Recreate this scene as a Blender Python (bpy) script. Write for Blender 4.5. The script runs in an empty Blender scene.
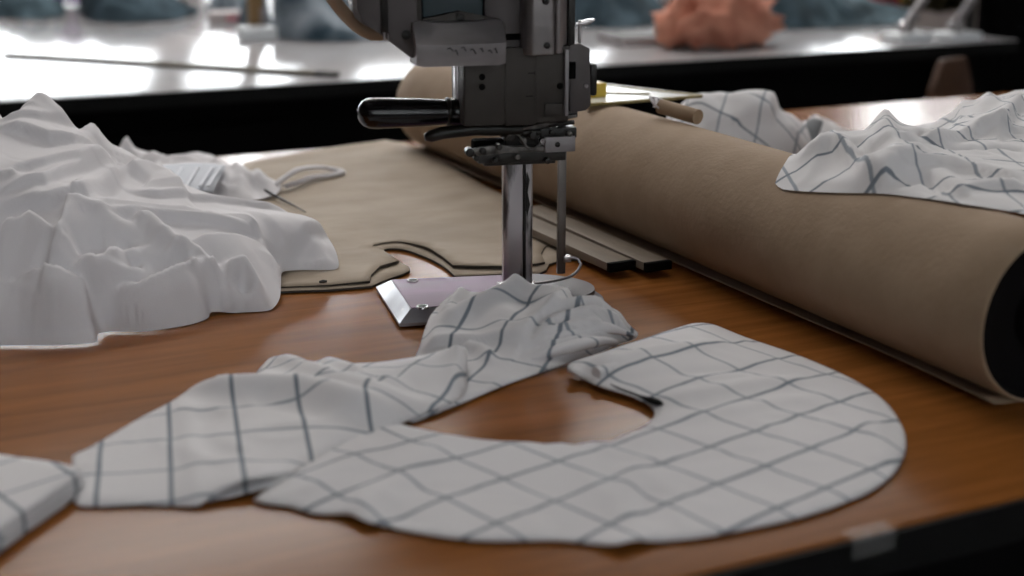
import bpy, bmesh, math, random
import numpy as np
from mathutils import Vector, Matrix, noise
from mathutils.geometry import delaunay_2d_cdt
random.seed(4)
SC = bpy.context.scene
COL = SC.collection
R = math.radians
# ------------------------------------------------------------------ frame of reference
TZ = 0.80                      # height of the table tops
HC = 0.40                      # camera above the table top
F = 1400.0; PITCH = math.atan(403/F); HEAD = R(25.4)
def ray(px, py):
    x = (px-512)/F; y = (288-py)/F
    Y = math.cos(PITCH)+y*math.sin(PITCH); Z = -math.sin(PITCH)+y*math.cos(PITCH)
    return Vector((x*math.cos(HEAD)+Y*math.sin(HEAD), -x*math.sin(HEAD)+Y*math.cos(HEAD), Z))
def P(px, py, z=0.0):
    """measured point: where the sight line meets height z over the table"""
    r = ray(px, py); t = (z-HC)/r.z
    return Vector((r.x*t, r.y*t, TZ+z))
# ------------------------------------------------------------------ materials
def mat(name, col, rough=0.6, metal=0.0, spec=0.5, sheen=0.0, coat=0.0, emit=0.0, trans=0.0, alpha=1.0):
    m = bpy.data.materials.new(name); m.use_nodes = True
    b = m.node_tree.nodes['Principled BSDF']
    b.inputs['Base Color'].default_value = (*col, 1); b.inputs['Roughness'].default_value = rough
    b.inputs['Metallic'].default_value = metal; b.inputs['Specular IOR Level'].default_value = spec
    b.inputs['Sheen Weight'].default_value = sheen; b.inputs['Coat Weight'].default_value = coat
    b.inputs['Coat Roughness'].default_value = 0.15
    b.inputs['Transmission Weight'].default_value = trans; b.inputs['Alpha'].default_value = alpha
    if emit: b.inputs['Emission Color'].default_value = (*col, 1); b.inputs['Emission Strength'].default_value = emit
    return m
def nodes(m): return m.node_tree.nodes, m.node_tree.links, m.node_tree.nodes['Principled BSDF']
def mottled(name, c1, c2, scale=30, rough=0.6, metal=0, bump=0.0, spec=0.5, stretch=(1, 1, 1), detail=6, r2=None, lo=.35, hi=.65, bscale=None):
    m = mat(name, c1, rough, metal, spec); N, L, b = nodes(m)
    tc = N.new('ShaderNodeTexCoord'); mp = N.new('ShaderNodeMapping'); mp.inputs['Scale'].default_value = stretch
    nz = N.new('ShaderNodeTexNoise'); nz.inputs['Scale'].default_value = scale; nz.inputs['Detail'].default_value = detail
    cr = N.new('ShaderNodeValToRGB'); cr.color_ramp.elements[0].position = lo; cr.color_ramp.elements[1].position = hi
    cr.color_ramp.elements[0].color = (*c1, 1); cr.color_ramp.elements[1].color = (*c2, 1)
    L.new(tc.outputs['Object'], mp.inputs[0]); L.new(mp.outputs[0], nz.inputs[0]); L.new(nz.outputs[0], cr.inputs[0])
    L.new(cr.outputs[0], b.inputs['Base Color'])
    if r2 is not None:
        mr = N.new('ShaderNodeMapRange'); mr.inputs[1].default_value = lo; mr.inputs[2].default_value = hi
        mr.inputs[3].default_value = rough; mr.inputs[4].default_value = r2
        L.new(nz.outputs[0], mr.inputs[0]); L.new(mr.outputs[0], b.inputs['Roughness'])
    if bump:
        n2 = nz
        if bscale:
            n2 = N.new('ShaderNodeTexNoise'); n2.inputs['Scale'].default_value = bscale; n2.inputs['Detail'].default_value = 4
            L.new(mp.outputs[0], n2.inputs[0])
        bp = N.new('ShaderNodeBump'); bp.inputs['Strength'].default_value = bump; bp.inputs['Distance'].default_value = 0.002
        L.new(n2.outputs[0], bp.inputs['Height']); L.new(bp.outputs[0], b.inputs['Normal'])
    return m
def check_mat(name, base=(0.72, 0.71, 0.72), l1=(0.19, 0.22, 0.26), l2=(0.29, 0.32, 0.36), w1=.056, w2=.046):
    """cloth woven with a window-pane check, pattern in the uv map (one unit per cell)"""
    m = mat(name, base, 0.85, 0, 0.25, sheen=0.15); N, L, b = nodes(m)
    uv = N.new('ShaderNodeUVMap'); uv.uv_map = 'UVMap'
    sp = N.new('ShaderNodeSeparateXYZ'); L.new(uv.outputs[0], sp.inputs[0])
    def line(sock, w):
        a = N.new('ShaderNodeMath'); a.operation = 'ADD'; a.inputs[1].default_value = 100.5; L.new(sock, a.inputs[0])
        f = N.new('ShaderNodeMath'); f.operation = 'FRACT'; L.new(a.outputs[0], f.inputs[0])
        s = N.new('ShaderNodeMath'); s.operation = 'SUBTRACT'; s.inputs[1].default_value = 0.5; L.new(f.outputs[0], s.inputs[0])
        ab = N.new('ShaderNodeMath'); ab.operation = 'ABSOLUTE'; L.new(s.outputs[0], ab.inputs[0])
        r = N.new('ShaderNodeMapRange'); r.interpolation_type = 'SMOOTHSTEP'
        r.inputs[1].default_value = w*0.35; r.inputs[2].default_value = w*0.85; r.inputs[3].default_value = 1; r.inputs[4].default_value = 0
        L.new(ab.outputs[0], r.inputs[0]); return r.outputs[0]
    a = line(sp.outputs[0], w1); c = line(sp.outputs[1], w2)
    m1 = N.new('ShaderNodeMix'); m1.data_type = 'RGBA'; m1.inputs[6].default_value = (*base, 1); m1.inputs[7].default_value = (*l2, 1); L.new(c, m1.inputs[0])
    m2 = N.new('ShaderNodeMix'); m2.data_type = 'RGBA'; m2.inputs[7].default_value = (*l1, 1); L.new(m1.outputs[2], m2.inputs[6]); L.new(a, m2.inputs[0])
    L.new(m2.outputs[2], b.inputs['Base Color'])
    tc = N.new('ShaderNodeTexCoord'); nz = N.new('ShaderNodeTexNoise'); nz.inputs['Scale'].default_value = 900; L.new(tc.outputs['Object'], nz.inputs[0])
    bp = N.new('ShaderNodeBump'); bp.inputs['Strength'].default_value = .15; bp.inputs['Distance'].default_value = .001
    L.new(nz.outputs[0], bp.inputs['Height']); L.new(bp.outputs[0], b.inputs['Normal'])
    return m
M = {}
def wood():
    m = mat('table_veneer', (0.3, 0.13, 0.05), 0.34, 0, 0.13); N, L, b = nodes(m)
    tc = N.new('ShaderNodeTexCoord'); mp = N.new('ShaderNodeMapping'); mp.inputs['Scale'].default_value = (1.2, 16, 1)
    L.new(tc.outputs['Object'], mp.inputs[0])
    nz = N.new('ShaderNodeTexNoise'); nz.inputs['Scale'].default_value = 3; nz.inputs['Detail'].default_value = 8; nz.inputs['Distortion'].default_value = 1.2
    L.new(mp.outputs[0], nz.inputs[0])
    n2 = N.new('ShaderNodeTexNoise'); n2.inputs['Scale'].default_value = 30; n2.inputs['Detail'].default_value = 5; L.new(mp.outputs[0], n2.inputs[0])
    ad = N.new('ShaderNodeMath'); ad.operation = 'MULTIPLY_ADD'; ad.inputs[1].default_value = .35; L.new(n2.outputs[0], ad.inputs[0]); L.new(nz.outputs[0], ad.inputs[2])
    cr = N.new('ShaderNodeValToRGB'); e = cr.color_ramp.elements
    e[0].position = .45; e[0].color = (0.185, 0.064, 0.013, 1); e[1].position = .9; e[1].color = (0.30, 0.112, 0.026, 1)
    L.new(ad.outputs[0], cr.inputs[0]); L.new(cr.outputs[0], b.inputs['Base Color'])
    b.inputs['Roughness'].default_value = .25
    return m
M['wood'] = wood()
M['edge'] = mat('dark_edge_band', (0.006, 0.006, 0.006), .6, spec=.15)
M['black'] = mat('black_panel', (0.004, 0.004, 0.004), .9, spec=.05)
M['laminate'] = mottled('grey_laminate', (0.33, 0.33, 0.34), (0.37, 0.36, 0.37), 8, .14, spec=.25)
M['kraft'] = mottled('kraft_paper', (0.29, 0.205, 0.132), (0.33, 0.238, 0.158), 26, .78, bump=.25, spec=.3, bscale=160)
M['kraft_sheet'] = mottled('kraft_sheet_paper', (0.30, 0.24, 0.178), (0.38, 0.31, 0.235), 9, .7, bump=.5, spec=.3, stretch=(1, 2.2, 1), bscale=30)
M['paper_edge'] = mat('cut_paper_edge', (0.05, 0.042, 0.035), .9)
M['roll_end'] = mat('roll_end_dark', (0.006, 0.0055, 0.006), .95, spec=.1)
M['olive_cloth'] = mat('olive_cloth', (0.05, 0.04, 0.015), .9)
M['check'] = check_mat('checked_cotton')
M['white'] = mottled('white_jersey', (0.66, 0.645, 0.665), (0.69, 0.675, 0.695), 6, .8, spec=.25, bump=.08, bscale=700)
M['lining'] = mottled('grey_lining', (0.42, 0.45, 0.5), (0.5, 0.52, 0.57), 12, .6)
M['cast'] = mottled('cast_grey_metal', (0.055, 0.048, 0.047), (0.09, 0.08, 0.08), 14, .42, metal=.55, r2=.6)
M['cast_dark'] = mottled('oiled_grey_metal', (0.028, 0.024, 0.021), (0.048, 0.042, 0.038), 20, .45, metal=.55, r2=.6)
M['alu'] = mottled('brushed_light_metal', (0.20, 0.185, 0.19), (0.29, 0.27, 0.275), 16, .4, metal=.35, r2=.55, stretch=(1, 1, 3))
M['chrome'] = mottled('worn_chrome', (0.55, 0.53, 0.54), (0.35, 0.33, 0.33), 30, .16, metal=1, r2=.4, stretch=(1, 1, .25))
M['steel'] = mottled('worn_steel', (0.17, 0.155, 0.145), (0.08, 0.07, 0.065), 60, .3, metal=.9, r2=.5, stretch=(1, 1, .15))
M['cast2'] = mottled('satin_grey_metal', (0.19, 0.175, 0.175), (0.27, 0.25, 0.25), 10, .34, metal=.6, r2=.46)
M['dsteel'] = mottled('dark_worn_steel', (0.03, 0.027, 0.025), (0.14, 0.13, 0.12), 120, .38, metal=.5)
M['column'] = mottled('scratched_column_metal', (0.46, 0.44, 0.46), (0.09, 0.085, 0.085), 45, .28, metal=.65, r2=.5, stretch=(1.5, 1.5, .3), lo=.50, hi=.60)
M['rim'] = mottled('brushed_rim_metal', (0.42, 0.42, 0.45), (0.30, 0.30, 0.33), 20, .3, metal=.3, r2=.45)
M['steel2'] = mat('bent_steel_wire', (.30, .28, .28), .3, .9)
M['plate'] = mottled('violet_plated_metal', (0.12, 0.045, 0.11), (0.18, 0.08, 0.165), 10, .42, metal=.0, r2=.5, spec=.3, stretch=(1, 4, 1))
M['nose'] = mottled('dull_dark_metal', (0.06, 0.055, 0.06), (0.09, 0.083, 0.088), 14, .5, metal=.2)
M['bakelite'] = mat('black_bakelite', (0.005, 0.005, 0.006), .2, spec=.35)
M['blk_metal'] = mottled('black_oxide_metal', (0.007, 0.0065, 0.006), (0.016, 0.014, 0.012), 40, .42, metal=.1, spec=.3)
M['teal'] = mat('dark_teal_paint', (0.012, 0.03, 0.038), .5)
M['tan'] = mat('tan_strap_leather', (0.33, 0.23, 0.15), .6)
M['yellow'] = mat('yellow_plastic', (0.55, 0.38, 0.03), .4)
M['glossy_white'] = mat('white_glossy_plastic', (0.85, 0.86, 0.8), .25)
M['olive'] = mat('olive_plastic_edge', (0.22, 0.17, 0.04), .4)
M['denim'] = mottled('blue_grey_denim', (0.010, 0.022, 0.030), (0.10, 0.15, 0.18), 9, .9, spec=.2, lo=.3, hi=.7)
M['denim_dark'] = mottled('dark_blue_denim', (0.008, 0.017, 0.024), (0.06, 0.095, 0.12), 9, .9, spec=.2, lo=.3, hi=.7)
M['denim_light'] = mottled('washed_denim', (0.03, 0.055, 0.075), (0.26, 0.30, 0.34), 9, .9, spec=.2, lo=.35, hi=.65)
M['peach'] = mottled('peach_cloth', (0.48, 0.18, 0.12), (0.62, 0.29, 0.20), 14, .8, spec=.2)
M['purple'] = mat('purple_cloth', (0.12, 0.02, 0.2), .8)
M['bag_yellow'] = mat('yellow_cloth', (0.50, 0.38, 0.05), .8)
M['red'] = mat('red_cloth', (0.35, 0.03, 0.03), .8)
M['brown_cloth'] = mat('brown_cloth', (0.06, 0.03, 0.02), .9)
M['pale'] = mat('pale_plastic', (0.75, 0.78, 0.8), .3)
M['pinkprint'] = mat('pink_print', (0.6, 0.2, 0.25), .6)
M['greybox'] = mat('pale_grey_card', (0.55, 0.5, 0.5), .7)
M['stickwood'] = mat('dark_stick_wood', (0.16, 0.14, 0.10), .6)
M['book'] = mat('dark_grey_cover', (0.06, 0.06, 0.055), .6)
M['ochre'] = mat('ochre_wood', (0.22, 0.13, 0.05), .6)
M['stool'] = mottled('brown_wood', (0.07, 0.03, 0.015), (0.11, 0.05, 0.022), 8, .6)
M['tape'] = mat('clear_tape', (0.5, 0.5, 0.5), .25, alpha=.09)
M['wall'] = mottled('plaster', (0.20, 0.17, 0.165), (0.23, 0.20, 0.19), 4, .9)
M['floor'] = mottled('dark_floor', (0.03, 0.028, 0.026), (0.05, 0.045, 0.04), 3, .7)
M['ceil'] = mat('ceiling_paint', (0.16, 0.15, 0.15), .9)
M['winframe'] = mat('window_frame_paint', (0.3, 0.3, 0.3), .5)
M['glass'] = mat('window_glass', (1, 1, 1), 0.0, trans=1.0)
M['lining_l'] = mat('pale_lining_stripe', (0.6, 0.62, 0.67), .6)
M['ridgegrey'] = mat('grey_ribbon_cloth', (0.16, 0.17, 0.18), .8)
# ------------------------------------------------------------------ mesh helpers
def setp(o, label=None, cat=None, group=None, kind=None):
    if label: o['label'] = label
    if cat: o['category'] = cat
    if group: o['group'] = group
    if kind: o['kind'] = kind
    return o
def empty(name, loc=(0, 0, 0), rz=0, **k):
    o = bpy.data.objects.new(name, None); o.location = loc; o.rotation_euler = (0, 0, rz); o.empty_display_size = .05
    COL.objects.link(o); return setp(o, **k)
class MB:
    def __init__(s): s.bm = bmesh.new()
    def _bev(s, geom_verts, w, seg=2):
        if w > 0:
            vs = set(geom_verts); es = [e for e in s.bm.edges if e.verts[0] in vs and e.verts[1] in vs]
            bmesh.ops.bevel(s.bm, geom=es, offset=w, segments=seg, affect='EDGES', profile=.6, clamp_overlap=True)
    def box(s, x0, y0, z0, x1, y1, z1, bev=0, rot=None, mi=0, seg=2):
        r = bmesh.ops.create_cube(s.bm, size=1)['verts']
        c = Vector(((x0+x1)/2, (y0+y1)/2, (z0+z1)/2))
        for v in r:
            p = Vector((v.co.x*abs(x1-x0), v.co.y*abs(y1-y0), v.co.z*abs(z1-z0)))
            if rot: p = rot @ p
            v.co = p+c
        fs = set(f for v in r for f in v.link_faces)
        for f in fs: f.material_index = mi
        s._bev(r, bev, seg); return s
    def prism(s, pts, a, b, axis='y', bev=0, mi=0, seg=2):
        """outline in the plane across axis, extruded from a to b"""
        def mk(u, v, w): return (u, w, v) if axis == 'y' else ((w, u, v) if axis == 'x' else (u, v, w))
        A = [s.bm.verts.new(mk(u, v, a)) for u, v in pts]; B = [s.bm.verts.new(mk(u, v, b)) for u, v in pts]
        n = len(pts); fs = [s.bm.faces.new(A), s.bm.faces.new(B[::-1])]
        for i in range(n): fs.append(s.bm.faces.new((A[i], B[i], B[(i+1) % n], A[(i+1) % n])))
        for f in fs: f.material_index = mi
        s._bev(A+B, bev, seg); return s
    def tube(s, pts, rad, seg=14, cap=True, mi=0, flat=1.0):
        """tube through points; rad a number or one radius per point, rounded"""
        pts = [Vector(p) for p in pts]; n = len(pts)
        rads = [rad]*n if not hasattr(rad, '__len__') else list(rad)
        rings = []; up = None
        for i, p in enumerate(pts):
            d = (pts[min(i+1, n-1)]-pts[max(i-1, 0)]).normalized()
            if up is None:
                up = Vector((0, 0, 1)) if abs(d.z) < .9 else Vector((0, 1, 0))
            x = d.cross(up).normalized(); up2 = x.cross(d).normalized(); up = up2
            rings.append([s.bm.verts.new(p+x*math.cos(2*math.pi*k/seg)*rads[i]+up2*math.sin(2*math.pi*k/seg)*rads[i]*flat) for k in range(seg)])
        for i in range(n-1):
            for k in range(seg):
                f = s.bm.faces.new((rings[i][k], rings[i][(k+1) % seg], rings[i+1][(k+1) % seg], rings[i+1][k])); f.material_index = mi
        if cap:
            s.bm.faces.new(rings[0][::-1]).material_index = mi; s.bm.faces.new(rings[-1]).material_index = mi
        return s
    def cyl(s, p0, p1, r, seg=24, r2=None, bev=0):
        p0 = Vector(p0); p1 = Vector(p1); r2 = r if r2 is None else r2
        if bev:
            d = (p1-p0).normalized()
            return s.tube([p0, p0+d*.0001, p0+d*bev, p1-d*bev, p1-d*.0001, p1], [max(r-bev, 1e-4), r-bev*.7, r, r2, r2-bev*.7, max(r2-bev, 1e-4)], seg)
        return s.tube([p0, p1], [r, r2], seg)
    def grid(s, rows, mi=0, closed=False):
        V = [[s.bm.verts.new(p) for p in r] for r in rows]
        for i in range(len(V)-1):
            m = len(V[i])
            for j in range(m if closed else m-1):
                f = s.bm.faces.new((V[i][j], V[i][(j+1) % m], V[i+1][(j+1) % m], V[i+1][j])); f.material_index = mi
        return V
    def build(s, name, mats, parent=None, smooth=True, angle=35, recalc=True, **k):
        me = bpy.data.meshes.new(name)
        if recalc: bmesh.ops.recalc_face_normals(s.bm, faces=s.bm.faces)
        if smooth:
            for f in s.bm.faces: f.smooth = True
            for e in s.bm.edges:
                if len(e.link_faces) == 2 and e.calc_face_angle(0) > R(angle): e.smooth = False
        s.bm.to_mesh(me); s.bm.free()
        for m in (mats if isinstance(mats, (list, tuple)) else [mats]): me.materials.append(m)
        o = bpy.data.objects.new(name, me); COL.objects.link(o)
        if parent: o.parent = parent
        return setp(o, **k)
def smoothline(pts, step, closed=False):
    """catmull-rom through points, resampled"""
    P_ = [np.array(p, float) for p in pts]; n = len(P_); out = []
    rng = n if closed else n-1
    for i in range(rng):
        p1, p2 = P_[i], P_[(i+1) % n]
        p0 = P_[(i-1) % n] if closed or i > 0 else 2*p1-p2
        p3 = P_[(i+2) % n] if closed or i < n-2 else 2*p2-p1
        k = max(1, int(np.linalg.norm(p2[:2]-p1[:2])/step))
        # centripetal-ish: damp tangents by chord ratio
        for q in range(k):
            t = q/k
            m1 = (p2-p0)*.5; m2 = (p3-p1)*.5
            c = np.linalg.norm(p2-p1)
            for_m = [m1, m2]
            for a in range(2):
                l = np.linalg.norm(for_m[a])
                if l > c: for_m[a] = for_m[a]*c/l
            m1, m2 = for_m
            out.append((2*t**3-3*t**2+1)*p1+(t**3-2*t**2+t)*m1+(-2*t**3+3*t**2)*p2+(t**3-t**2)*m2)
    if not closed: out.append(P_[-1])
    return out
def fill_poly(poly, sp):
    """triangulated interior of a plan outline with even points: returns xy array and faces"""
    poly = np.array(poly)[:, :2]
    x0, y0 = poly.min(0); x1, y1 = poly.max(0)
    gx, gy = np.meshgrid(np.arange(x0, x1, sp), np.arange(y0, y1, sp*.87)); gx = gx.copy(); gx[1::2] += sp/2
    pts = np.stack([gx.ravel(), gy.ravel()], 1)
    a = poly; b = np.roll(poly, -1, 0)
    inside = np.zeros(len(pts), bool); dmin = np.full(len(pts), 1e9)
    for (ax, ay), (bx, by) in zip(a, b):
        if ay != by:
            c = ((ay > pts[:, 1]) != (by > pts[:, 1])) & (pts[:, 0] < (bx-ax)*(pts[:, 1]-ay)/(by-ay)+ax); inside ^= c
        d = np.array([bx-ax, by-ay]); l2 = (d**2).sum()+1e-12
        t = np.clip(((pts-[ax, ay])@d)/l2, 0, 1); dmin = np.minimum(dmin, np.hypot(*(pts-[ax, ay]-t[:, None]*d).T))
    pts = pts[inside & (dmin > sp*.45)]
    vs = [Vector(p) for p in poly]+[Vector(p) for p in pts]; n = len(poly)
    r = delaunay_2d_cdt(vs, [(i, (i+1) % n) for i in range(n)], [], 1, 1e-6)
    return np.array([[v.x, v.y] for v in r[0]]), [tuple(f) for f in r[2]]
def rbf(ctrl, c=.02, lam=4e-3):
    C = np.array(ctrl, float); X = C[:, :2]; n = len(C)
    K = np.sqrt(((X[:, None]-X[None])**2).sum(2)+c*c)-np.eye(n)*lam
    Q = np.hstack([np.ones((n, 1)), X]); A = np.block([[K, Q], [Q.T, np.zeros((3, 3))]])
    w = np.linalg.lstsq(A, np.concatenate([C[:, 2], np.zeros(3)]), rcond=None)[0]
    def f(p):
        p = np.atleast_2d(p); out = np.zeros(len(p))
        for s_ in range(0, len(p), 4000):
            q = p[s_:s_+4000]; k = np.sqrt(((q[:, None]-X[None])**2).sum(2)+c*c); out[s_:s_+4000] = k@w[:n]+w[n]+q@w[n+1:]
        return out
    return f
def hit(px, py, surf):
    r = ray(px, py); ts = np.linspace(0.9, 2.6, 900); 
    xs = np.stack([r.x*ts, r.y*ts], 1); z = HC+r.z*ts; h = surf(xs); k = np.where(z < h)[0]
    i = k[0] if len(k) else int(np.argmin(np.abs(z)))
    return xs[i]
def seg_dist(p, line):
    """distance to a polyline, its signed side and the position along it"""
    best = np.full(len(p), 1e9); tt = np.zeros(len(p)); side = np.zeros(len(p))
    L_ = [np.array(q[:2]) for q in line]; tot = sum(np.linalg.norm(L_[i+1]-L_[i]) for i in range(len(L_)-1)); acc = 0
    for i in range(len(L_)-1):
        d = L_[i+1]-L_[i]; l = np.linalg.norm(d)+1e-9; rel = p-L_[i]
        t = np.clip(rel@d/l**2, 0, 1); dd = np.hypot(*(rel-t[:, None]*d).T); m = dd < best
        best[m] = dd[m]; tt[m] = ((acc+t*l)/tot)[m]; side[m] = np.sign(d[0]*rel[:, 1]-d[1]*rel[:, 0])[m]; acc += l
    return best, side, tt
def uv_affine(origin, ax, ay):
    """uv of plan points: origin is node 0,0 of the check, ax and ay the steps of one cell"""
    A = np.linalg.inv(np.array([[ax[0], ay[0]], [ax[1], ay[1]]])); o = np.array(origin[:2])
    return lambda p: (p-o)@A.T
def drape(name, outline, ctrl, ridges, sp, m, uv=None, floor=None, wr=(0, 30), thick=0, parent=None, subs=0, c=.02, olz=True, warp=None, stepsm=None, clampmin=.0012, world=False, puff=.004, edge=.004, fd=.009, **k):
    """cloth as a folded surface. outline and ctrl: (px,py,z) measured; ridges: (points, height, width, sharp)"""
    W = lambda q: Vector((q[0], q[1], q[2]+TZ)) if (world or len(q) == 4) else P(*q)
    ol = [W(q) for q in outline]; olz_ = [q[2] for q in outline]
    line = smoothline([(p.x, p.y, z) for p, z in zip(ol, olz_)], stepsm or sp*1.2, True)
    C = [(W(q).x, W(q).y, q[2]) for q in ctrl]+[(p.x, p.y, z) for p, z in zip(ol, olz_)]
    base = rbf(C, c)
    XY, faces = fill_poly(line, sp)
    zb = base(XY)
    la = np.array(line); d_edge = np.full(len(XY), 1e9); z_edge = np.zeros(len(XY))
    for i in range(len(la)):
        a = la[i]; b = la[(i+1) % len(la)]; d = (b-a)[:2]; t = np.clip(((XY-a[:2])@d)/((d**2).sum()+1e-12), 0, 1)
        dd_ = np.hypot(*(XY-a[:2]-t[:, None]*d).T); mk = dd_ < d_edge; d_edge[mk] = dd_[mk]; z_edge[mk] = (a[2]+t*(b[2]-a[2]))[mk]
    fade = np.clip(d_edge/fd, 0, 1)
    add = np.zeros(len(XY))
    for r in ridges:
        pts, amp, w = r[0], r[1], r[2]; sharp = r[3] if len(r) > 3 else 0; asym = 1
        ln = [hit(x, y, base) for x, y in pts] if not world else pts
        d, side, t = seg_dist(XY, ln)
        ww = np.where(side > 0, w*asym, w)
        g = np.exp(-(d/ww)**2) if not sharp else np.where(side > 0, np.exp(-(d/w)**1.3), np.exp(-(d/(r[4] if len(r) > 4 else .0045))**2))
        taper = np.clip(np.minimum(t, 1-t)*5+.35, 0, 1)
        add += amp*g*taper
    z = zb+add*(0.25+.75*fade)
    z = z+puff*(1-np.exp(-d_edge/(puff*1.1)))-puff*.5*fade
    if wr[0]:
        for i, (x, y) in enumerate(XY):
            q = Vector((x*wr[1], y*wr[1], 3.3+len(name))); v = noise.noise(q+Vector((noise.noise(q*.6), noise.noise(q*.6+Vector((7, 7, 7))), 0))*1.4)
            z[i] += wr[0]*(.6-abs(v)*2.2)*fade[i]
    k_e = 1-np.exp(-(d_edge/edge)); z = z*k_e+z_edge*(1-k_e)
    z = np.maximum(z, clampmin)
    if floor is not None: z = np.maximum(z, floor(XY))
    me = bpy.data.meshes.new(name)
    V = np.column_stack([XY, z+TZ])
    if warp is not None: V = warp(V)
    me.from_pydata(V.tolist(), [], faces); me.update()
    for p in me.polygons: p.use_smooth = True
    u = (uv(XY) if uv else XY*20)
    ul = me.uv_layers.new(name='UVMap'); li = np.zeros(len(me.loops), dtype=np.int32); me.loops.foreach_get('vertex_index', li)
    ul.data.foreach_set('uv', u[li].astype(np.float32).ravel())
    me.materials.append(m)
    o = bpy.data.objects.new(name, me); COL.objects.link(o)
    if me.polygons[0].normal.z < 0: me.flip_normals()
    if subs:
        md = o.modifiers.new('smooth', 'SUBSURF'); md.levels = subs; md.render_levels = subs
    if thick:
        sd = o.modifiers.new('thickness', 'SOLIDIFY'); sd.thickness = thick; sd.offset = 1
    if parent: o.parent = parent
    setp(o, **k); o['_'] = 0; del o['_']
    return o
exec_parts = []
# ------------------------------------------------------------------ camera
cam = bpy.data.objects.new('camera', bpy.data.cameras.new('camera')); COL.objects.link(cam); SC.camera = cam
cam.location = (0, 0, TZ+HC); cam.rotation_euler = (math.pi/2-PITCH, 0, -HEAD)
cam.data.sensor_width = 36; cam.data.lens = 36*F/1024; cam.data.clip_start = .05
cam.data.dof.use_dof = True; cam.data.dof.focus_distance = 1.42; cam.data.dof.aperture_fstop = 3.4
SC.view_settings.view_transform = 'Standard'; SC.view_settings.look = 'None'; SC.view_settings.gamma = 1
SC.view_settings.use_curve_mapping = False; SC.view_settings.exposure = -.4
# ------------------------------------------------------------------ room
RX0, RX1, RY0, RY1, RH = -4.5, 10.0, -4.0, 8.0, 4.4
def slab(name, x0, y0, z0, x1, y1, z1, m): return MB().box(x0, y0, z0, x1, y1, z1).build(name, m, kind='structure')
slab('floor', RX0-.2, RY0-.2, -.12, RX1+.2, RY1+.2, 0, M['floor'])
slab('ceiling', RX0-.2, RY0-.2, RH, RX1+.2, RY1+.2, RH+.12, M['ceil'])
slab('wall_left', RX0-.2, RY0, 0, RX0, RY1, RH, M['wall'])
slab('wall_right', RX1, RY0, 0, RX1+.2, RY1, RH, M['wall'])
WIN = [(-.55, 1.70, .95, 3.0), (1.87, 2.62, .95, 3.0), (3.0, 3.95, 2.5, 3.3), (4.05, 4.85, .95, 3.9), (6.55, 7.6, .95, 3.9)]
wb = MB(); x = RX0
for (a, b, s, t) in WIN:
    wb.box(x, RY1, 0, a, RY1+.2, RH); wb.box(a, RY1, 0, b, RY1+.2, s); wb.box(a, RY1, t, b, RY1+.2, RH); x = b
wb.box(x, RY1, 0, RX1, RY1+.2, RH); wb.build('wall_back', M['wall'], kind='structure')
FILL_WIN = [(-2.5, 1.0, 1.0, 3.6), (2.0, 5.5, 1.0, 3.6)]  # unseen windows behind the camera, added to let in front fill
wf = MB(); x = RX0
for (a, b, s, t) in FILL_WIN:
    wf.box(x, RY0-.2, 0, a, RY0, RH); wf.box(a, RY0-.2, 0, b, RY0, s); wf.box(a, RY0-.2, t, b, RY0, RH); x = b
wf.box(x, RY0-.2, 0, RX1, RY0, RH); wf.build('wall_front', M['wall'], kind='structure')
def window(n, a, b, s, t, y, inward):
    w = MB(); f = .035
    w.box(a, y-.03, s, a+f, y+.03, t).box(b-f, y-.03, s, b, y+.03, t).box(a, y-.03, s, b, y+.03, s+f).box(a, y-.03, t-f, b, y+.03, t)
    w.box(a, y-.02, (s+t)/2+.5, b, y+.02, (s+t)/2+.54)
    o = w.build('window_%d' % n, M['winframe'], kind='structure')
    MB().box(a+f, y-.003, s+f, b-f, y+.003, t-f).build('pane', M['glass'], o)
    la = bpy.data.lights.new('daylight_portal', 'AREA'); la.shape = 'RECTANGLE'; la.size = b-a; la.size_y = t-s
    la.cycles.is_portal = True
    lo = bpy.data.objects.new('daylight_portal', la); COL.objects.link(lo); lo.location = ((a+b)/2, y+.12*(1 if inward < 0 else -1), (s+t)/2)
    lo.rotation_euler = (R(90)*(-1 if inward < 0 else 1), 0, 0)
for i, (a, b, s, t) in enumerate(WIN): window(i+1, a, b, s, t, RY1+.1, -1)
for i, (a, b, s, t) in enumerate(FILL_WIN): window(i+10, a, b, s, t, RY0-.1, 1)
SKY_BACK, SKY_FRONT = 17.0, 3.6
w = bpy.data.worlds.new('overcast_sky'); SC.world = w; w.use_nodes = True
N = w.node_tree.nodes; L = w.node_tree.links; bg = N['Background']
tc = N.new('ShaderNodeTexCoord'); sp = N.new('ShaderNodeSeparateXYZ'); L.new(tc.outputs['Generated'], sp.inputs[0])
mr = N.new('ShaderNodeMapRange'); mr.inputs[1].default_value = -.6; mr.inputs[2].default_value = .6; mr.inputs[3].default_value = SKY_FRONT; mr.inputs[4].default_value = SKY_BACK
L.new(sp.outputs['Y'], mr.inputs[0]); L.new(mr.outputs[0], bg.inputs['Strength']); bg.inputs['Color'].default_value = (.93, .97, 1.0, 1)

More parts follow.
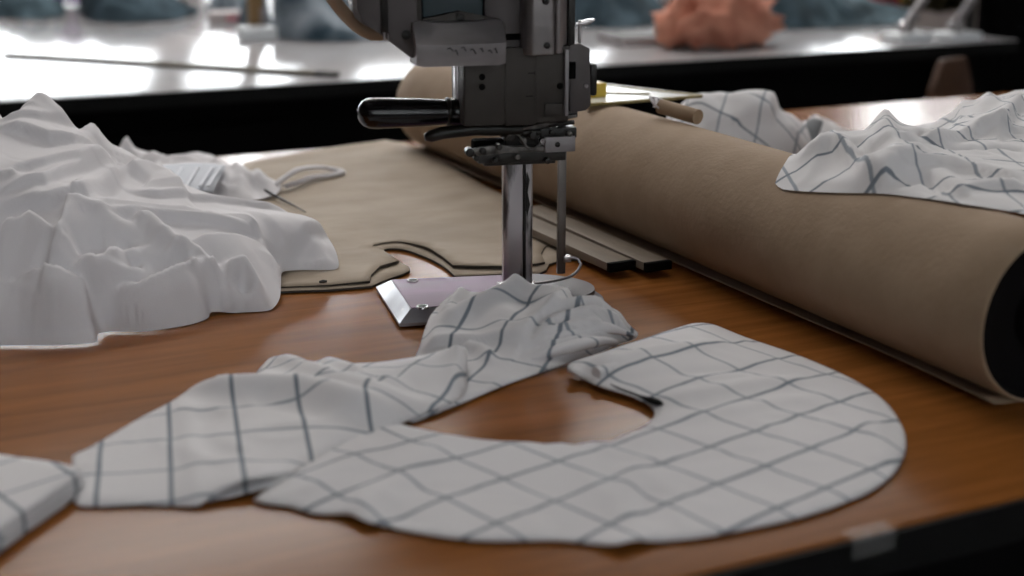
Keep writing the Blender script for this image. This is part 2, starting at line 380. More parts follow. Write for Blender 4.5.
# unseen ceiling tube lamps, added for top and fill light
def fill_tube_lamp(x, y, **k):
    o = empty('fill_tube_lamp', (x, y, RH-.30), **k)
    MB().box(-1.2, -.10, 0, 1.2, .10, .06, bev=.01).build('housing', M['winframe'], o)
    for dy in (-.05, .05): MB().cyl((-1.15, dy, -.02), (1.15, dy, -.02), .018, 12).build('tube', M['tube'], o)
    for dx in (-.9, .9): MB().cyl((dx, 0, .06), (dx, 0, .30), .008, 8).build('rod', M['winframe'], o)
    la = bpy.data.lights.new('fill_tube_light', 'AREA'); la.shape = 'RECTANGLE'; la.size = 2.3; la.size_y = .16; la.energy = FILL_POWER; la.color = (1, .96, .92)
    lo = bpy.data.objects.new('fill_tube_light', la); COL.objects.link(lo); lo.location = (0, 0, -.045); lo.parent = o
FILL_POWER = 130
M['tube'] = mat('added_lit_tube', (1, .96, .92), .4, emit=6.0)  # glow of the added lamps
fill_tube_lamp(1.2, 5.0, label='left one of three unseen ceiling tube lamps added for top light, in front of the back windows', cat='lamp')
fill_tube_lamp(4.0, 5.0, label='middle one of three unseen ceiling tube lamps added for top light, in front of the back windows', cat='lamp')
fill_tube_lamp(6.8, 4.6, label='right one of three unseen ceiling tube lamps added for top light, in front of the back windows', cat='lamp')
fill_tube_lamp(.2, 1.9, label='nearest unseen ceiling tube lamp, added as fill above the cutting table', cat='lamp')
bpy.data.objects['fill_tube_light.003'].data.energy = 32  # weaker fill from the added lamp nearest the camera
# ------------------------------------------------------------------ tables
def table(name, x0, x1, y0, y1, m, skirt, **k):
    t = empty(name, ((x0+x1)/2, (y0+y1)/2, 0), **k); cx, cy = (x0+x1)/2, (y0+y1)/2
    hx, hy = (x1-x0)/2, (y1-y0)/2
    MB().box(-hx, -hy, TZ-.03, hx, hy, TZ, bev=.002).build('tabletop', m, t)
    eb = MB(); g = .0015
    eb.box(-hx-g, -hy-.004, TZ-.032, hx+g, -hy+.0005, TZ-.0025).box(-hx-g, hy-.0005, TZ-.032, hx+g, hy+.004, TZ-.0025)
    eb.box(-hx-.004, -hy, TZ-.032, -hx+.0005, hy, TZ-.0025).box(hx-.0005, -hy, TZ-.032, hx+.004, hy, TZ-.0025)
    eb.build('edge_band', M['edge'], t)
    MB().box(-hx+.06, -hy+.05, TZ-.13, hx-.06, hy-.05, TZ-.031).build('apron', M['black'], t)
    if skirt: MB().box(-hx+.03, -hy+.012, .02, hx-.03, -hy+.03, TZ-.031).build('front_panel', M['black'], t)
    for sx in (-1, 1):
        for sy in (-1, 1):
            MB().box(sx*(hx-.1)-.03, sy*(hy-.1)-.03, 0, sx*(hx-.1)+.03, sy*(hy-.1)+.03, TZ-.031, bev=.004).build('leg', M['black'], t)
    return t
T1 = table('cutting_table', -1.4, 3.4, .644, 2.108, M['wood'], False, label='long brown wood veneer cutting table with a dark front edge, in the foreground', cat='table')
T2 = table('work_table', -2.6, 2.86, 2.85, 5.3, M['laminate'], True, label='long pale grey glossy work table with black front panel, in the background', cat='table')
# ------------------------------------------------------------------ roll of kraft paper
RXc, RR, RYa, RYb = .836, .0705, .772, 2.035
roll = empty('paper_roll', (RXc, RYa, TZ+.0014), label='thick roll of brown kraft paper lying across the cutting table', cat='paper roll')
b = MB(); rows = []
prof = [(0, RR-.003), (-.0, RR-.0015), (.0015, RR), ]+[(q, RR) for q in np.linspace(.05, RYb-RYa-.05, 24)]+[(RYb-RYa-.0015, RR), (RYb-RYa, RR-.0015), (RYb-RYa, RR-.003)]
for (y, r) in prof:
    rows.append([(math.cos(2*math.pi*k/96)*(r+.0006*math.sin(y*9+k*.13)), y, RR+math.sin(2*math.pi*k/96)*(r+.0005*math.sin(y*7+k*.2))-0.0004) for k in range(96)])
b.grid(rows, closed=True)
b.build('wound_paper', M['kraft'], roll, angle=50)
L_ = RYb-RYa
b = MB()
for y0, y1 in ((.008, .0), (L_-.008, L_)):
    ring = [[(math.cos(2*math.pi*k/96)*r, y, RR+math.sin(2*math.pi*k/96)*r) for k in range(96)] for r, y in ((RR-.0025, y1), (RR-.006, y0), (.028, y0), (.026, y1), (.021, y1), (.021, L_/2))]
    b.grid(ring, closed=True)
b.build('dark_roll_end', M['roll_end'], roll, angle=40, label='dark recessed end of the paper roll')  # near-black end faces, set back behind the paper rim
# loose outer edge of the paper, lying flat on the table in front of the roll
b = MB(); rows = []
for y in np.linspace(.004, L_-.004, 60):
    e = -.046+.0025*math.sin(y*5)+.0012*math.sin(y*17)
    row = []
    for t in np.linspace(0, 1, 12):
        x = e*(1-t)+(-.004)*t
        row.append((x, y, .0012+.004*(1-t)**3*(1+.5*math.sin(y*9))*.6))
    rows.append(row)
b.grid(rows); o = b.build('loose_edge', M['kraft'], roll)
o.modifiers.new('t', 'SOLIDIFY').thickness = .0012
# ------------------------------------------------------------------ flat kraft pattern sheets
def sheet(name, px, z0, z1, m, parent=None, smooth=True, bumpy=0.0, side=None, **k):
    pts = [P(x, y, z1) for x, y in px]
    line = smoothline([(p.x, p.y) for p in pts], .02, True) if smooth else [np.array((p.x, p.y)) for p in pts]
    XY, faces = fill_poly(line, .018)
    bm = bmesh.new(); top = []; bot = []
    for x, y in XY:
        h = bumpy*(noise.noise(Vector((x*9, y*9, 1)))*.7+noise.noise(Vector((x*25, y*14, 4)))*.3)
        top.append(bm.verts.new((x, y, TZ+z1+h))); bot.append(bm.verts.new((x, y, TZ+z0)))
    for f in faces:
        bm.faces.new([top[i] for i in f]).material_index = 0; bm.faces.new([bot[i] for i in reversed(f)]).material_index = 0
    bm.edges.ensure_lookup_table()
    for e in [e for e in bm.edges if len(e.link_faces) == 1 and e.verts[0] in set(top)]:
        i, j = top.index(e.verts[0]), top.index(e.verts[1])
        bm.faces.new((top[i], top[j], bot[j], bot[i])).material_index = 1
    bmesh.ops.recalc_face_normals(bm, faces=bm.faces)
    me = bpy.data.meshes.new(name); bm.to_mesh(me); bm.free()
    me.materials.append(m); me.materials.append(side or M['paper_edge'])
    o = bpy.data.objects.new(name, me); COL.objects.link(o)
    for p in me.polygons: p.use_smooth = p.material_index == 0
    if parent: o.parent = parent
    return setp(o, **k)
def arc(l, i, j):
    return l[:i]+[tuple(q) for q in smoothline(l[i:j+1], 2.5)]+l[j+1:]
back = [(592, 243), (560, 225), (520, 203), (480, 183), (440, 160), (405, 143), (385, 140), (318, 149), (246, 162)]
bottom_px = [(150, 245), (180, 292), (275, 291.5), (330, 289.5), (371, 286), (388, 279), (410, 270), (401, 262), (384, 250), (402, 249), (426, 257), (443, 266), (455, 276), (502, 274), (537, 274), (546, 270), (549, 264), (563, 259.5), (585, 258)]+back
top_px = [(150, 243), (180, 288), (275, 286), (330, 284), (370, 281), (371, 275), (380, 267), (399, 261), (386, 252), (372, 244.5), (385, 241.5), (402, 241), (426, 248), (443, 258), (453, 266), (480, 267), (504, 267), (536, 264), (545, 262), (541, 253), (546, 245), (556, 241), (580, 240)]+back
sheet('pattern_sheet', arc(bottom_px, 4, 12), .0008, .0032, M['kraft_sheet'], smooth=False, label='lower kraft pattern sheet with curved cut-out, its edge showing behind the machine base', cat='paper pattern')
sheet('pattern_sheet', arc(arc(top_px, 19, 24), 9, 13), .0040, .0062, M['kraft_sheet'], smooth=False, bumpy=.0035, label='upper kraft pattern sheet, wrinkled, spread between white cloth heap and paper roll', cat='paper pattern')
# two flat bars beside the roll
def bar(x0, y0, w, ln, h, yaw, **k):
    o = empty('flat_bar', (x0, y0, TZ+.0075), yaw, **k)
    MB().box(0, .0, 0, w, ln, h, bev=.0008).build('shaft', M['bar'], o)
    MB().box(-.0006, -.003, -.0002, w+.0006, .004, h+.0005, bev=.0008).build('end_cap', M['black'], o)
    return o
M['bar'] = mottled('taupe_wood_bar', (0.17, 0.135, 0.10), (0.22, 0.175, 0.13), 10, .6, stretch=(6, 1, 1))
p = P(609, 272, .0075); q = P(645, 272, .0075)
bar(p.x, p.y, .031, .245, .009, R(1.5), label='left one of two flat brown bars with black ends beside the paper roll', cat='bar')
bar(q.x+.001, q.y, .030, .30, .009, R(.6), label='right one of two flat brown bars with black ends, against the paper roll', cat='bar')
# tape on the table front edge
b = MB(); p = P(848, 537, .0); q = P(888, 525, 0)
b.box(p.x, .6385, TZ-.014, q.x, .6397, TZ+.0003).box(p.x, .6385, TZ+.0002, q.x, .6520, TZ+.0008)
b.build('clear_tape', M['tape'], label='short piece of clear tape stuck over the front table edge', cat='tape')
# ------------------------------------------------------------------ cutting machine
MO = P(518, 290, .014); MO.z = TZ; MYAW = R(-12.6)
mach = empty('fabric_cutting_machine', MO, MYAW, label='grey metal straight knife fabric cutting machine with black handle, standing on the table', cat='cutting machine')
c_, s_ = math.cos(MYAW), math.sin(MYAW)
def mp(px, py, my):
    """sight line cut with the machine's own upright plane at depth my: returns (mx, mz)"""
    r = ray(px, py); o = Vector((0, 0, TZ+HC))-MO
    ox, oy = c_*o.x+s_*o.y, -s_*o.x+c_*o.y; dx, dy = c_*r.x+s_*r.y, -s_*r.x+c_*r.y
    t = (my-oy)/dy; return ox+dx*t, o.z+r.z*t
def mpoly(pts, my): return [mp(x, y, my) for x, y in pts]
def mbox(name, px0, py0, px1, py1, y0, y1, m, bev=.002, **k):
    x0, z1 = mp(px0, py0, y0); x1, z0 = mp(px1, py1, y0)
    return MB().box(x0, y0, z0, x1, y1, z1, bev=bev).build(name, m, mach, **k)
def screw(px, py, y, r=.0032, m=None, parent=None):
    x, z = mp(px, py, y); b = MB(); b.cyl((x, y-.0014, z), (x, y+.002, z), r, 16, bev=.0005)
    b.box(x-r*.8, y-.0018, z-.0004, x+r*.8, y-.0012, z+.0004)
    return b.build('screw', m or M['blk_metal'], parent or mach)
# base plate
PO = [(-.127, -.056), (-.132, .074)]+[tuple(q) for q in smoothline([(-.03, .068), (.01, .064), (.04, .052), (.066, .034), (.081, .010), (.084, -.012), (.078, -.032), (.058, -.050), (.03, -.056)], .007)]
def plate_outline(i=0.0):
    if i == 0: return PO
    out = []; n = len(PO)
    for k in range(n):
        p0, p1, p2 = Vector(PO[k-1]), Vector(PO[k]), Vector(PO[(k+1) % n])
        n1 = Vector(((p1-p0).y, -(p1-p0).x)).normalized(); n2 = Vector(((p2-p1).y, -(p2-p1).x)).normalized()
        m_ = (n1+n2).normalized(); q = p1+m_*i/max(.4, m_.dot(n1)); out.append((q.x, q.y))
    return out
b = MB(); H0, H1 = .002, .015
rings = [plate_outline(0), plate_outline(0), plate_outline(.002), plate_outline(.013)]; zs = [H0, .0050, .0065, H1]
n = len(rings[0])
V = [[b.bm.verts.new((x, y, z)) for x, y in r] for r, z in zip(rings, zs)]
for i in range(3):
    for j in range(n): b.bm.faces.new((V[i][j], V[i][(j+1) % n], V[i+1][(j+1) % n], V[i+1][j])).material_index = 0
b.bm.faces.new(V[0][::-1])
b.bm.faces.new(V[3])
b.build('base_plate', M['rim'], mach, angle=20, label='polished bevelled rim')
b = MB()
b.prism([(-.1135, -.0425), (-.1175, .0600), (.0, .0520), (.0, -.0425)], H1-.0002, H1+.0007, 'z', bev=.0003)
b.build('violet_deck', M['plate'], mach, label='violet plated top of the base plate')
nose = [p for p in plate_outline(.009) if p[0] > .004]
b = MB(); b.prism([(.001, .0520)]+nose+[(.001, -.0425)], H1-.0045, H1+.0012, 'z', bev=.0008); b.build('nose_plate', M['nose'], mach, label='dull dark rounded nose of the base')
b = MB()
for yy in (-.030, -.004, .022):
    b.tube([(-.1245, yy, .0055), (-.119, yy, .0100), (-.1135, yy, .0142)], [.0006, .0052, .0006], 14, flat=.35)
b.build('bevel_flutes', M['chrome'], mach)
for px, py in ((412.7, 280.5), (422.5, 306.7)):
    q = P(px, py, H1+.001); dx, dy = q.x-MO.x, q.y-MO.y; x, y = c_*dx+s_*dy, -s_*dx+c_*dy
    b = MB(); b.tube([(x, y, H1), (x, y, H1+.0018)], [.0062, .0056], 20).build('deck_screw', M['chrome'], mach)
    b = MB(); b.tube([(x, y, H1+.0015), (x, y, H1+.0021)], [.0042, .0042], 20).box(x-.004, y-.0006, H1+.001, x+.004, y+.0006, H1+.0023).build('deck_screw_socket', M['blk_metal'], mach)
for i, yy in enumerate((-.035, .04)):
    for xx in (-.10, .04): MB().cyl((xx, yy, -.0003), (xx, yy, .0025), .012).build('roller', M['blk_metal'], mach)
# column, knife, guard
x0, _ = mp(504, 200, -.006); x1, ztop = mp(534.5, 150, -.006); ztop += .01
xw = x1-x0
b = MB(); b.prism([(x0, -.0045), (x0+.004, -.0075), (x0+xw*.60, -.0075), (x0+xw*.64, -.003), (x0+xw*.64, .0075), (x0+.004, .0075), (x0, .0045)], H1, ztop+.06, 'z', bev=.001).build('column', M['column'], mach, angle=25)
b = MB(); b.prism([(x0+xw*.62, -.004), (x0+xw*.74, -.0045), (x0+xw*.74, .0045), (x0+xw*.62, .004)], H1, ztop+.06, 'z', bev=.0004).build('knife_channel', M['blk_metal'], mach)
b = MB(); b.prism([(x0+xw*.70, -.0035), (x0+xw*.93, -.0035), (x1, 0), (x0+xw*.93, .0035), (x0+xw*.70, .0035)], H1+.002, ztop+.06, 'z', bev=.0006).build('knife', M['column'], mach, angle=25)
b = MB(); b.prism([(x0-.004, -.011), (x1+.002, -.011), (x1+.004, 0), (x1+.002, .011), (x0-.004, .011)], H1, H1+.006, 'z', bev=.0015).build('column_foot', M['chrome'], mach)
# dark worn streak of the column
b = MB(); xa, za = mp(523, 172, -.0078); xb, zb = mp(530, 215, -.0078)
b.prism([(xa+.004, za), (xa+.0065, za-.008), (xa+.0045, za-.02), (xa+.007, za-.032), (xa+.004, za-.045), (xa+.002, za-.03), (xa+.003, za-.012)], -.0086, -.0074, 'y').build('grease_streak', M['blk_metal'], mach)
# presser rod and wire guard
xr, zt = mp(562, 150, 0); _, zb = mp(562, 273, 0)
b = MB(); b.box(xr-.0040, -.003, zb, xr+.0040, .003, zt+.03, bev=.0008).build('presser_rod', M['steel'], mach)
q = [(565, 258), (572, 257.5), (578, 259), (581, 264), (578.5, 270), (571, 276), (558, 280), (546, 282), (534, 283.5)]
pts = []
for i, (px, py) in enumerate(q):
    my = 0 if i < 3 else -.004*min(1, (i-2)/2); x, z = mp(px, py, my); pts.append((x, my, z))
ps = smoothline(pts, .003)
b = MB(); b.tube([tuple(p) for p in ps], .0014, 10).build('wire_guard', M['steel2'], mach)
xg, zg = mp(566, 258, -.002); MB().box(xg-.003, -.006, zg-.0035, xg+.0045, .003, zg+.0025, bev=.0008).build('guard_clamp', M['chrome'], mach)
# foot / presser assembly
mbox('foot_bar', 478, 153, 566, 160.5, -.014, .012, M['blk_metal'], .0015)
mbox('foot_bracket', 474, 141, 505, 152, -.010, .008, M['black'], .003)
b = MB(); pl = mpoly([(466, 152), (480, 147), (500, 145), (515, 147), (545, 146), (546, 152), (505, 153), (485, 156), (470, 157)], -.018)
b.prism(pl, -.018, -.012, 'y', bev=.0012).build('guide_arm', M['dsteel'], mach)
for px, py, r in ((470, 152.5, .0042), (483, 151, .0032), (499, 147, .003), (476, 158, .0026)):
    x, z = mp(px, py, -.02); MB().cyl((x, -.022, z), (x, -.010, z), r, 16, bev=.0006).build('pivot_screw', M['blk_metal'], mach)
mbox('knife_guide_block', 545, 137.5, 575.5, 151.5, -.020, .006, M['alu'], .0012)
screw(557.5, 144.5, -.020, .0026)
mbox('guide_block_top', 541, 128.5, 577, 138.2, -.016, .010, M['blk_metal'], .002)
mbox('guide_block_back', 536, 128, 546, 154, -.012, .012, M['blk_metal'], .0015)
mbox('guide_housing', 506, 124, 545, 150, -.011, .013, M['blk_metal'], .004)
mbox('foot_rail', 484, 158.5, 556, 163.5, -.010, .010, M['blk_metal'], .0018)
b = MB(); pl = mpoly([(516, 129), (545, 123.5), (556, 117.5), (577, 115), (577, 117.5), (558, 121), (546, 127), (518, 130.5)], -.022)
b.prism(pl, -.022, -.016, 'y', bev=.0005).build('release_lever', M['dsteel'], mach)
mbox('lever_tab', 562, 111, 578, 118, -.02, .004, M['blk_metal'], .002)
mbox('adjuster', 521, 113, 537, 124, -.022, -.004, M['steel'], .002)
for px in (526, 532): screw(px, 119, -.023, .0024, M['alu'])
x, z = mp(542, 141, -.016); MB().cyl((x, -.02, z), (x, -.008, z), .003, 12).build('adjusting_pin', M['chrome'], mach)
# extra linkage
for (a, c, d, e, r) in ((500, 134, 540, 132, .0028), (508, 151, 544, 149, .0022), (548, 125, 574, 122, .0022)):
    xa, za = mp(a, c, -.014); xb, zb = mp(d, e, -.014); MB().cyl((xa, -.014, za), (xb, -.014, zb), r, 10).build('linkage_rod', M['blk_metal'], mach)
for (px, py, r, m_) in ((512, 137, .0042, 'blk_metal'), (524, 141, .0030, 'dsteel'), (533, 136, .0036, 'blk_metal'), (518, 157, .0026, 'dsteel'), (552, 133, .0026, 'blk_metal'), (570, 134, .0026, 'dsteel'), (496, 161, .003, 'blk_metal'), (548, 161, .003, 'blk_metal')):
    x, z = mp(px, py, -.02); MB().cyl((x, -.0205, z), (x, -.009, z), r, 14, bev=.0006).build('assembly_bolt', M[m_], mach)
ps = smoothline([(mp(px, py, -.02)[0], -.02, mp(px, py, -.02)[1]) for px, py in ((506, 140), (512, 133), (520, 136), (526, 146), (534, 148), (541, 143))], .002)
MB().tube([tuple(p) for p in ps], .0013, 8).build('tension_spring', M['dsteel'], mach)
# black lever
pl = [(424.5, 137.5, 5.6), (430, 136.5, 5.8), (442, 133, 5.6), (458, 131, 5.6), (475, 129, 5.8), (492, 129, 6.0), (510, 129, 5.5), (522, 129, 4)]
b = MB(); b.tube([(mp(px, py, -.018)[0], -.018, mp(px, py, -.018)[1]) for px, py, r in pl], [.0030, .0056, .0060, .0060, .0062, .0065, .006, .005], 14, flat=1.0)
b.build('presser_lever', M['blk_metal'], mach)
x, z = mp(430, 137, -.018); 
# gear housing
Y0, Y1 = -.034, .030
mbox('gear_housing', 463.5, 56, 506, 125.5, Y0, Y1, M['cast_dark'], .003)
mbox('middle_housing', 505, 48, 536, 125, Y0+.001, Y1-.001, M['cast_dark'], .002)
mbox('front_housing', 535, 46, 569, 122, Y0+.0015, Y1-.002, M['cast_dark'], .003)
mbox('housing_edge_rail', 565.5, 50, 568.5, 116, Y0-.002, Y0+.004, M['alu'], .0008)
for px, py in ((482, 77), (482, 87)): screw(px, py, Y0, .0030, M['black'])
for px, py, r in ((531, 73, .0065), (529, 96, .0065)): screw(px, py, Y0+.0025, r*.62, M['black'])
screw(560, 86, Y0+.001, .003, M['black'])
mbox('cover_tab', 545, 104, 562, 116, Y0-.002, Y0+.004, M['cast_dark'], .001)
# knife head cover, right of the housing
pl = mpoly([(568, 60), (570, 45), (580, 43), (590.5, 48), (591.5, 106), (586, 111), (570, 113.5)], -.022)
MB().prism(pl, -.022, .022, 'y', bev=.003).build('head_cover', M['alu2'] if 'alu2' in M else M['cast'], mach)
mbox('head_cover_slot', 569, 62, 576, 79, -.0235, -.015, M['black'], .001)
screw(586, 86, -.022, .002, M['alu'])
mbox('head_bumper', 591, 64, 597.5, 96, -.012, .014, M['blk_metal'], .003)
mbox('head_back_block', 569, -8, 575, 50, -.020, .020, M['blk_metal'], .001)
# shafts behind
mbox('back_post', 455.5, 60, 464, 125, -.006, .010, M['chrome'], .003)
# main handle
xs = [(357.2, .001), (357.9, .0045), (359.5, .008), (363, .0118), (369, .0141), (377, .0146), (390, .0143), (420, .0133), (438, .0124), (445, .0118), (449, .0118), (452, .0135), (456, .0142), (463, .0142), (466, .0135)]
b = MB(); pts = []; rr = []
for px, r in xs:
    py = 113.3-(px-358)*.012; x, z = mp(px, py, .0); pts.append((x, .0, z)); rr.append(r)
b.tube(pts, rr, 36).build('handle', M['bakelite'], mach, angle=60)
x0_, z_ = mp(446, 111.8, 0); x1_, _ = mp(450, 111.8, 0); MB().cyl((x0_, 0, z_), (x1_, 0, z_), .0138, 28, bev=.001).build('handle_ferrule', M['blk_metal'], mach)
# sharpener cover box (in front, left): shaped rounded shell
xa, za = mp(416, 68, -.066); xb, zb = mp(505, 20, -.066)
H = zb-za; D0, D1 = -.072, -.030
secs = []
for t in np.linspace(0, 1, 13):
    x = xa+(xb-xa)*t; dip = .0025*math.sin(math.pi*t); k_ = 1 if 0 < t < 1 else .93
    prof = [(D0+.002, za+.001), (D0, za+.006), (D0, za+H*.52-dip*.4), (D0+.0015, za+H*.55-dip*.6), (D0+.016, zb-dip-.001), (D0+.020, zb-dip), (D1, zb-dip-.001), (D1, za)]
    cy = (D0+D1)/2; cz = za+H/2
    secs.append([(x, cy+(y-cy)*k_, cz+(z-cz)*k_) for y, z in prof])
b = MB(); V = b.grid(secs, closed=True); b.bm.faces.new(V[0][::-1]); b.bm.faces.new(V[-1])
bmesh.ops.bevel(b.bm, geom=[e for e in b.bm.edges if e.calc_face_angle(0) > R(30)], offset=.0022, segments=3, affect='EDGES', clamp_overlap=True)
b.build('sharpener_cover', M['alu'], mach, angle=40, label='light scratched metal box on the machine')
b = MB()
for (px, py, dx, dy) in ((447, 49, 6, 2), (454, 51, 4, 4), (461, 48, 5, 3), (470, 50, 6, 4), (480, 49, 3, 3), (488, 51, 4, 2), (494, 49, 3, 4)):
    xa_, za_ = mp(px, py, D0); xb_, zb_ = mp(px+dx, py+dy, D0)
    b.tube([(xa_, D0-.0001, za_), ((xa_+xb_)/2, D0-.0001, za_+.0008), (xb_, D0-.0001, zb_)], .0006, 6)
b.build('paint_scratches', M['blk_metal'], mach)
# bracket with peak behind the box, teal motor band
pl = mpoly([(416, 30), (423, 19), (460, 11), (500, 19), (506, 24), (506, 60), (416, 60)], D1)
MB().prism(pl, D1, D1+.008, 'y', bev=.001).build('cover_bracket', M['cast_dark'], mach); screw(460.5, 18, D1, .004)
mbox('motor_band', 421, -30, 485, 30, D1+.009, .028, M['teal'], .004)
mbox('motor_frame', 484, -60, 526, 60, D1+.004, .030, M['cast'], .004)
mbox('frame_slot', 506, 34, 524, 40, D1+.002, D1+.006, M['black'], .0008)
# curved head guard, upper right
x0_, _ = mp(523.5, 20, -.040); x1_, _ = mp(555, 20, -.040); x2_, _ = mp(573, 20, -.040); _, zb_ = mp(540, 56, -.044); _, zt_ = mp(540, -45, -.044)
for nm, xa_, xb_, zz in (('head_guard', x0_, x1_, zb_), ('head_guard_end', x1_+.0006, x2_, zb_+.001)):
    pr = [(xa_+.002, 0.020)]; m_ = (xa_+xb_)/2
    b = MB(); pl = [(xa_, .02), (xa_, -.030), (xa_+.003, -.038), (xa_+.008, -.043), (xb_-.004, -.043), (xb_, -.040), (xb_, .02)] if nm == 'head_guard' else [(xa_, .02), (xa_, -.040), (xa_+.004, -.041), (xb_-.008, -.034), (xb_, -.02), (xb_, .02)]
    b.prism(pl, zz, zt_, 'z', bev=.003, seg=3).build(nm, M['cast2'], mach, angle=40)
for px, py in ((547, 45.5), (546, 1.5)): screw(px, py, -.0435, .003)
# left motor body
pl = mpoly([(354, -60), (357, 8), (362, 24), (384, 34), (386, 38), (411, 58), (417, 58), (417, -60)], -.05)
MB().prism(pl, -.05, .03, 'y', bev=.003).build('motor_body', M['cast'], mach)
mbox('motor_groove', 379, -60, 389, 32.5, -.0525, -.045, M['blk_metal'], .001)
mbox('motor_side_panel', 409, -60, 423, 57, -.046, .02, M['cast_dark'], .003)
screw(406, 35, -.05, .0042)
xa_, za_ = mp(384, 36, -.053); b = MB(); b.tube([(xa_, -.053, za_+.003), (xa_, -.055, za_-.004), (xa_+.004, -.055, za_-.004), (xa_+.004, -.053, za_+.002)], .001, 8).build('wire_clip', M['chrome'], mach)
# upper motor drum, above the picture
xm, zm = mp(470, -30, 0)
b = MB(); b.cyl((xm, 0, zm-.005), (xm, 0, zm+.16), .062, 40, bev=.006); b.build('motor_drum', M['cast'], mach)
b = MB(); b.cyl((xm, 0, zm+.16), (xm, 0, zm+.185), .045, 40, bev=.006); b.build('motor_cap', M['bakelite'], mach)
# thumb lever and shiny post on the right
xa_, za_ = mp(577, 24, .03); xb_, _ = mp(594, 21, .03); MB().prism([(xa_, za_-.001), (xb_-.006, za_-.0005), (xb_, za_+.003), (xb_, za_+.005), (xa_+.008, za_+.004), (xa_, za_+.001)], .026, .034, 'y', bev=.0006).build('thumb_lever', M['chrome'], mach)
xa_, za_ = mp(579.5, 46, .03); _, zb_ = mp(579.5, 20, .03); MB().cyl((xa_, .03, za_), (xa_, .03, zb_), .0018, 10).build('lever_post', M['chrome'], mach)
# tan hose / strap at the upper left
q = [(300, -40), (325, -12), (340, 8), (356, 25), (372, 34), (386, 33)]
ps = smoothline([(mp(px, py, .01)[0], .01, mp(px, py, .01)[1]) for px, py in q], .006)
MB().tube([tuple(p) for p in ps], .0062, 16).build('carrying_strap', M['tan'], mach)

for o in list(mach.children):
    k_ = o.name.split('.')[0]
    tgt = {'handle_ferrule': 'handle', 'paint_scratches': 'sharpener_cover', 'grease_streak': 'column', 'bevel_flutes': 'base_plate', 'roller': 'base_plate', 'deck_screw': 'violet_deck', 'deck_screw_socket': 'violet_deck',
           'head_cover_slot': 'head_cover', 'motor_groove': 'motor_body', 'motor_cap': 'motor_drum', 'guard_clamp': 'wire_guard', 'cover_tab': 'front_housing', 'housing_edge_rail': 'front_housing', 'frame_slot': 'motor_frame'}.get(k_)
    if tgt: o.parent = next(c for c in mach.children if c.name == tgt)
def flatband(name, q, hw, m, parent=None, thick=.001, rise=0, **k):
    """ribbon through (px,py,z) points, hw half width in metres"""
    ps = smoothline([tuple(P(*a)) for a in q], .006); n = len(ps); rows = []
    for i, p in enumerate(ps):
        d = ps[min(i+1, n-1)]-ps[max(i-1, 0)]; d = d/(np.linalg.norm(d)+1e-9); s = np.cross(d, (0, 0, 1)); s /= np.linalg.norm(s)+1e-9
        w_ = hw if not hasattr(hw, '__len__') else np.interp(i/(n-1), np.linspace(0, 1, len(hw)), hw)
        rows.append([tuple(p+s*w_*t+np.array((0, 0, rise*(1-t*t)))) for t in np.linspace(-1, 1, 7)])
    b = MB(); b.grid(rows); o = b.build(name, m, parent, **k); o.modifiers.new('t', 'SOLIDIFY').thickness = thick
    return o
# ------------------------------------------------------------------ checked cotton pieces
UA = uv_affine((.6992, .9361), (.0156, -.0470), (-.0483, -.0118))
def zz(l, z): return [(x, y, z) for x, y in l]
# A: large curved piece, right end folded
outA = [(695, 324), (712, 325), (745, 338), (800, 357), (850, 379), (884, 402), (902, 428), (905, 450), (895, 472), (878, 487), (850, 501), (800, 518), (740, 531), (700, 538), (660, 542), (634, 541), (618, 545), (597, 545), (560, 541), (480, 541), (420, 534), (385, 527), (366, 522), (350, 514.5), (330, 515), (312, 514), (290, 507), (272, 505), (254, 501)]
inA = [(262, 494), (290, 475), (320, 458), (345, 441), (368, 424), (378, 420), (395, 424), (430, 432), (470, 439), (500, 442), (530, 443), (545, 445), (560, 444), (575, 446), (592, 443), (610, 442.5), (625, 436), (640, 430), (650, 424), (655, 414), (651, 407), (640, 400), (620, 393), (600, 387), (585, 380), (572, 372), (568, 367), (575, 362), (600, 354), (640, 341), (670, 331)]
edgez = {0: .010, 1: .008}
olA = []
for i, (x, y) in enumerate(outA): olA.append((x, y, .008 if i < 2 else (.006 if (x, y) in ((618, 545), (634, 541), (350, 514.5), (366, 522)) else .0025)))
for i, (x, y) in enumerate(inA): olA.append((x, y, .012 if y < 373 and x > 560 else (.006 if x > 560 and y < 402 else .003)))
ctA = [(600, 366, .016), (640, 352, .014), (690, 336, .012), (800, 430, .004), (700, 480, .004), (500, 490, .004), (850, 440, .005), (620, 500, .006), (440, 480, .005), (330, 480, .006), (760, 380, .004)]
rgA = [([(585, 371), (620, 363), (665, 353), (720, 347)], .007, .010, 0),
       ([(600, 386), (640, 381), (700, 374), (770, 372)], -.003, .008, 0),
       ([(655, 406), (700, 398), (760, 387), (810, 385)], .0065, .011, 0),
       ([(668, 424), (720, 416), (770, 407), (830, 400)], .004, .010, 0),
       ([(690, 385), (720, 381), (750, 378)], .003, .008, 0),
       ([(630, 541), (622, 510), (632, 480), (640, 466)], .005, .011, 0),
       ([(650, 541), (645, 515), (650, 490)], -.004, .012, 0),
       ([(358, 517), (385, 495), (410, 472), (440, 450)], .006, .013, 0),
       ([(400, 528), (415, 505), (430, 485)], -.003, .012, 0),
       ([(885, 470), (880, 445), (865, 425)], .004, .012, 0),
       ([(300, 500), (330, 480), (360, 455)], .003, .012, 0),
       ([(820, 425), (850, 432), (890, 440)], .0025, .012, 0)]
A_ = drape('checked_fabric_piece', olA, ctA, [(r[0], r[1]*.62)+tuple(r[2:]) for r in rgA], .0045, M['check'], uv=UA, wr=(.0012, 22), thick=.0009,
           label='large curved white checked fabric piece with rounded right end, nearest the front table edge', cat='fabric')
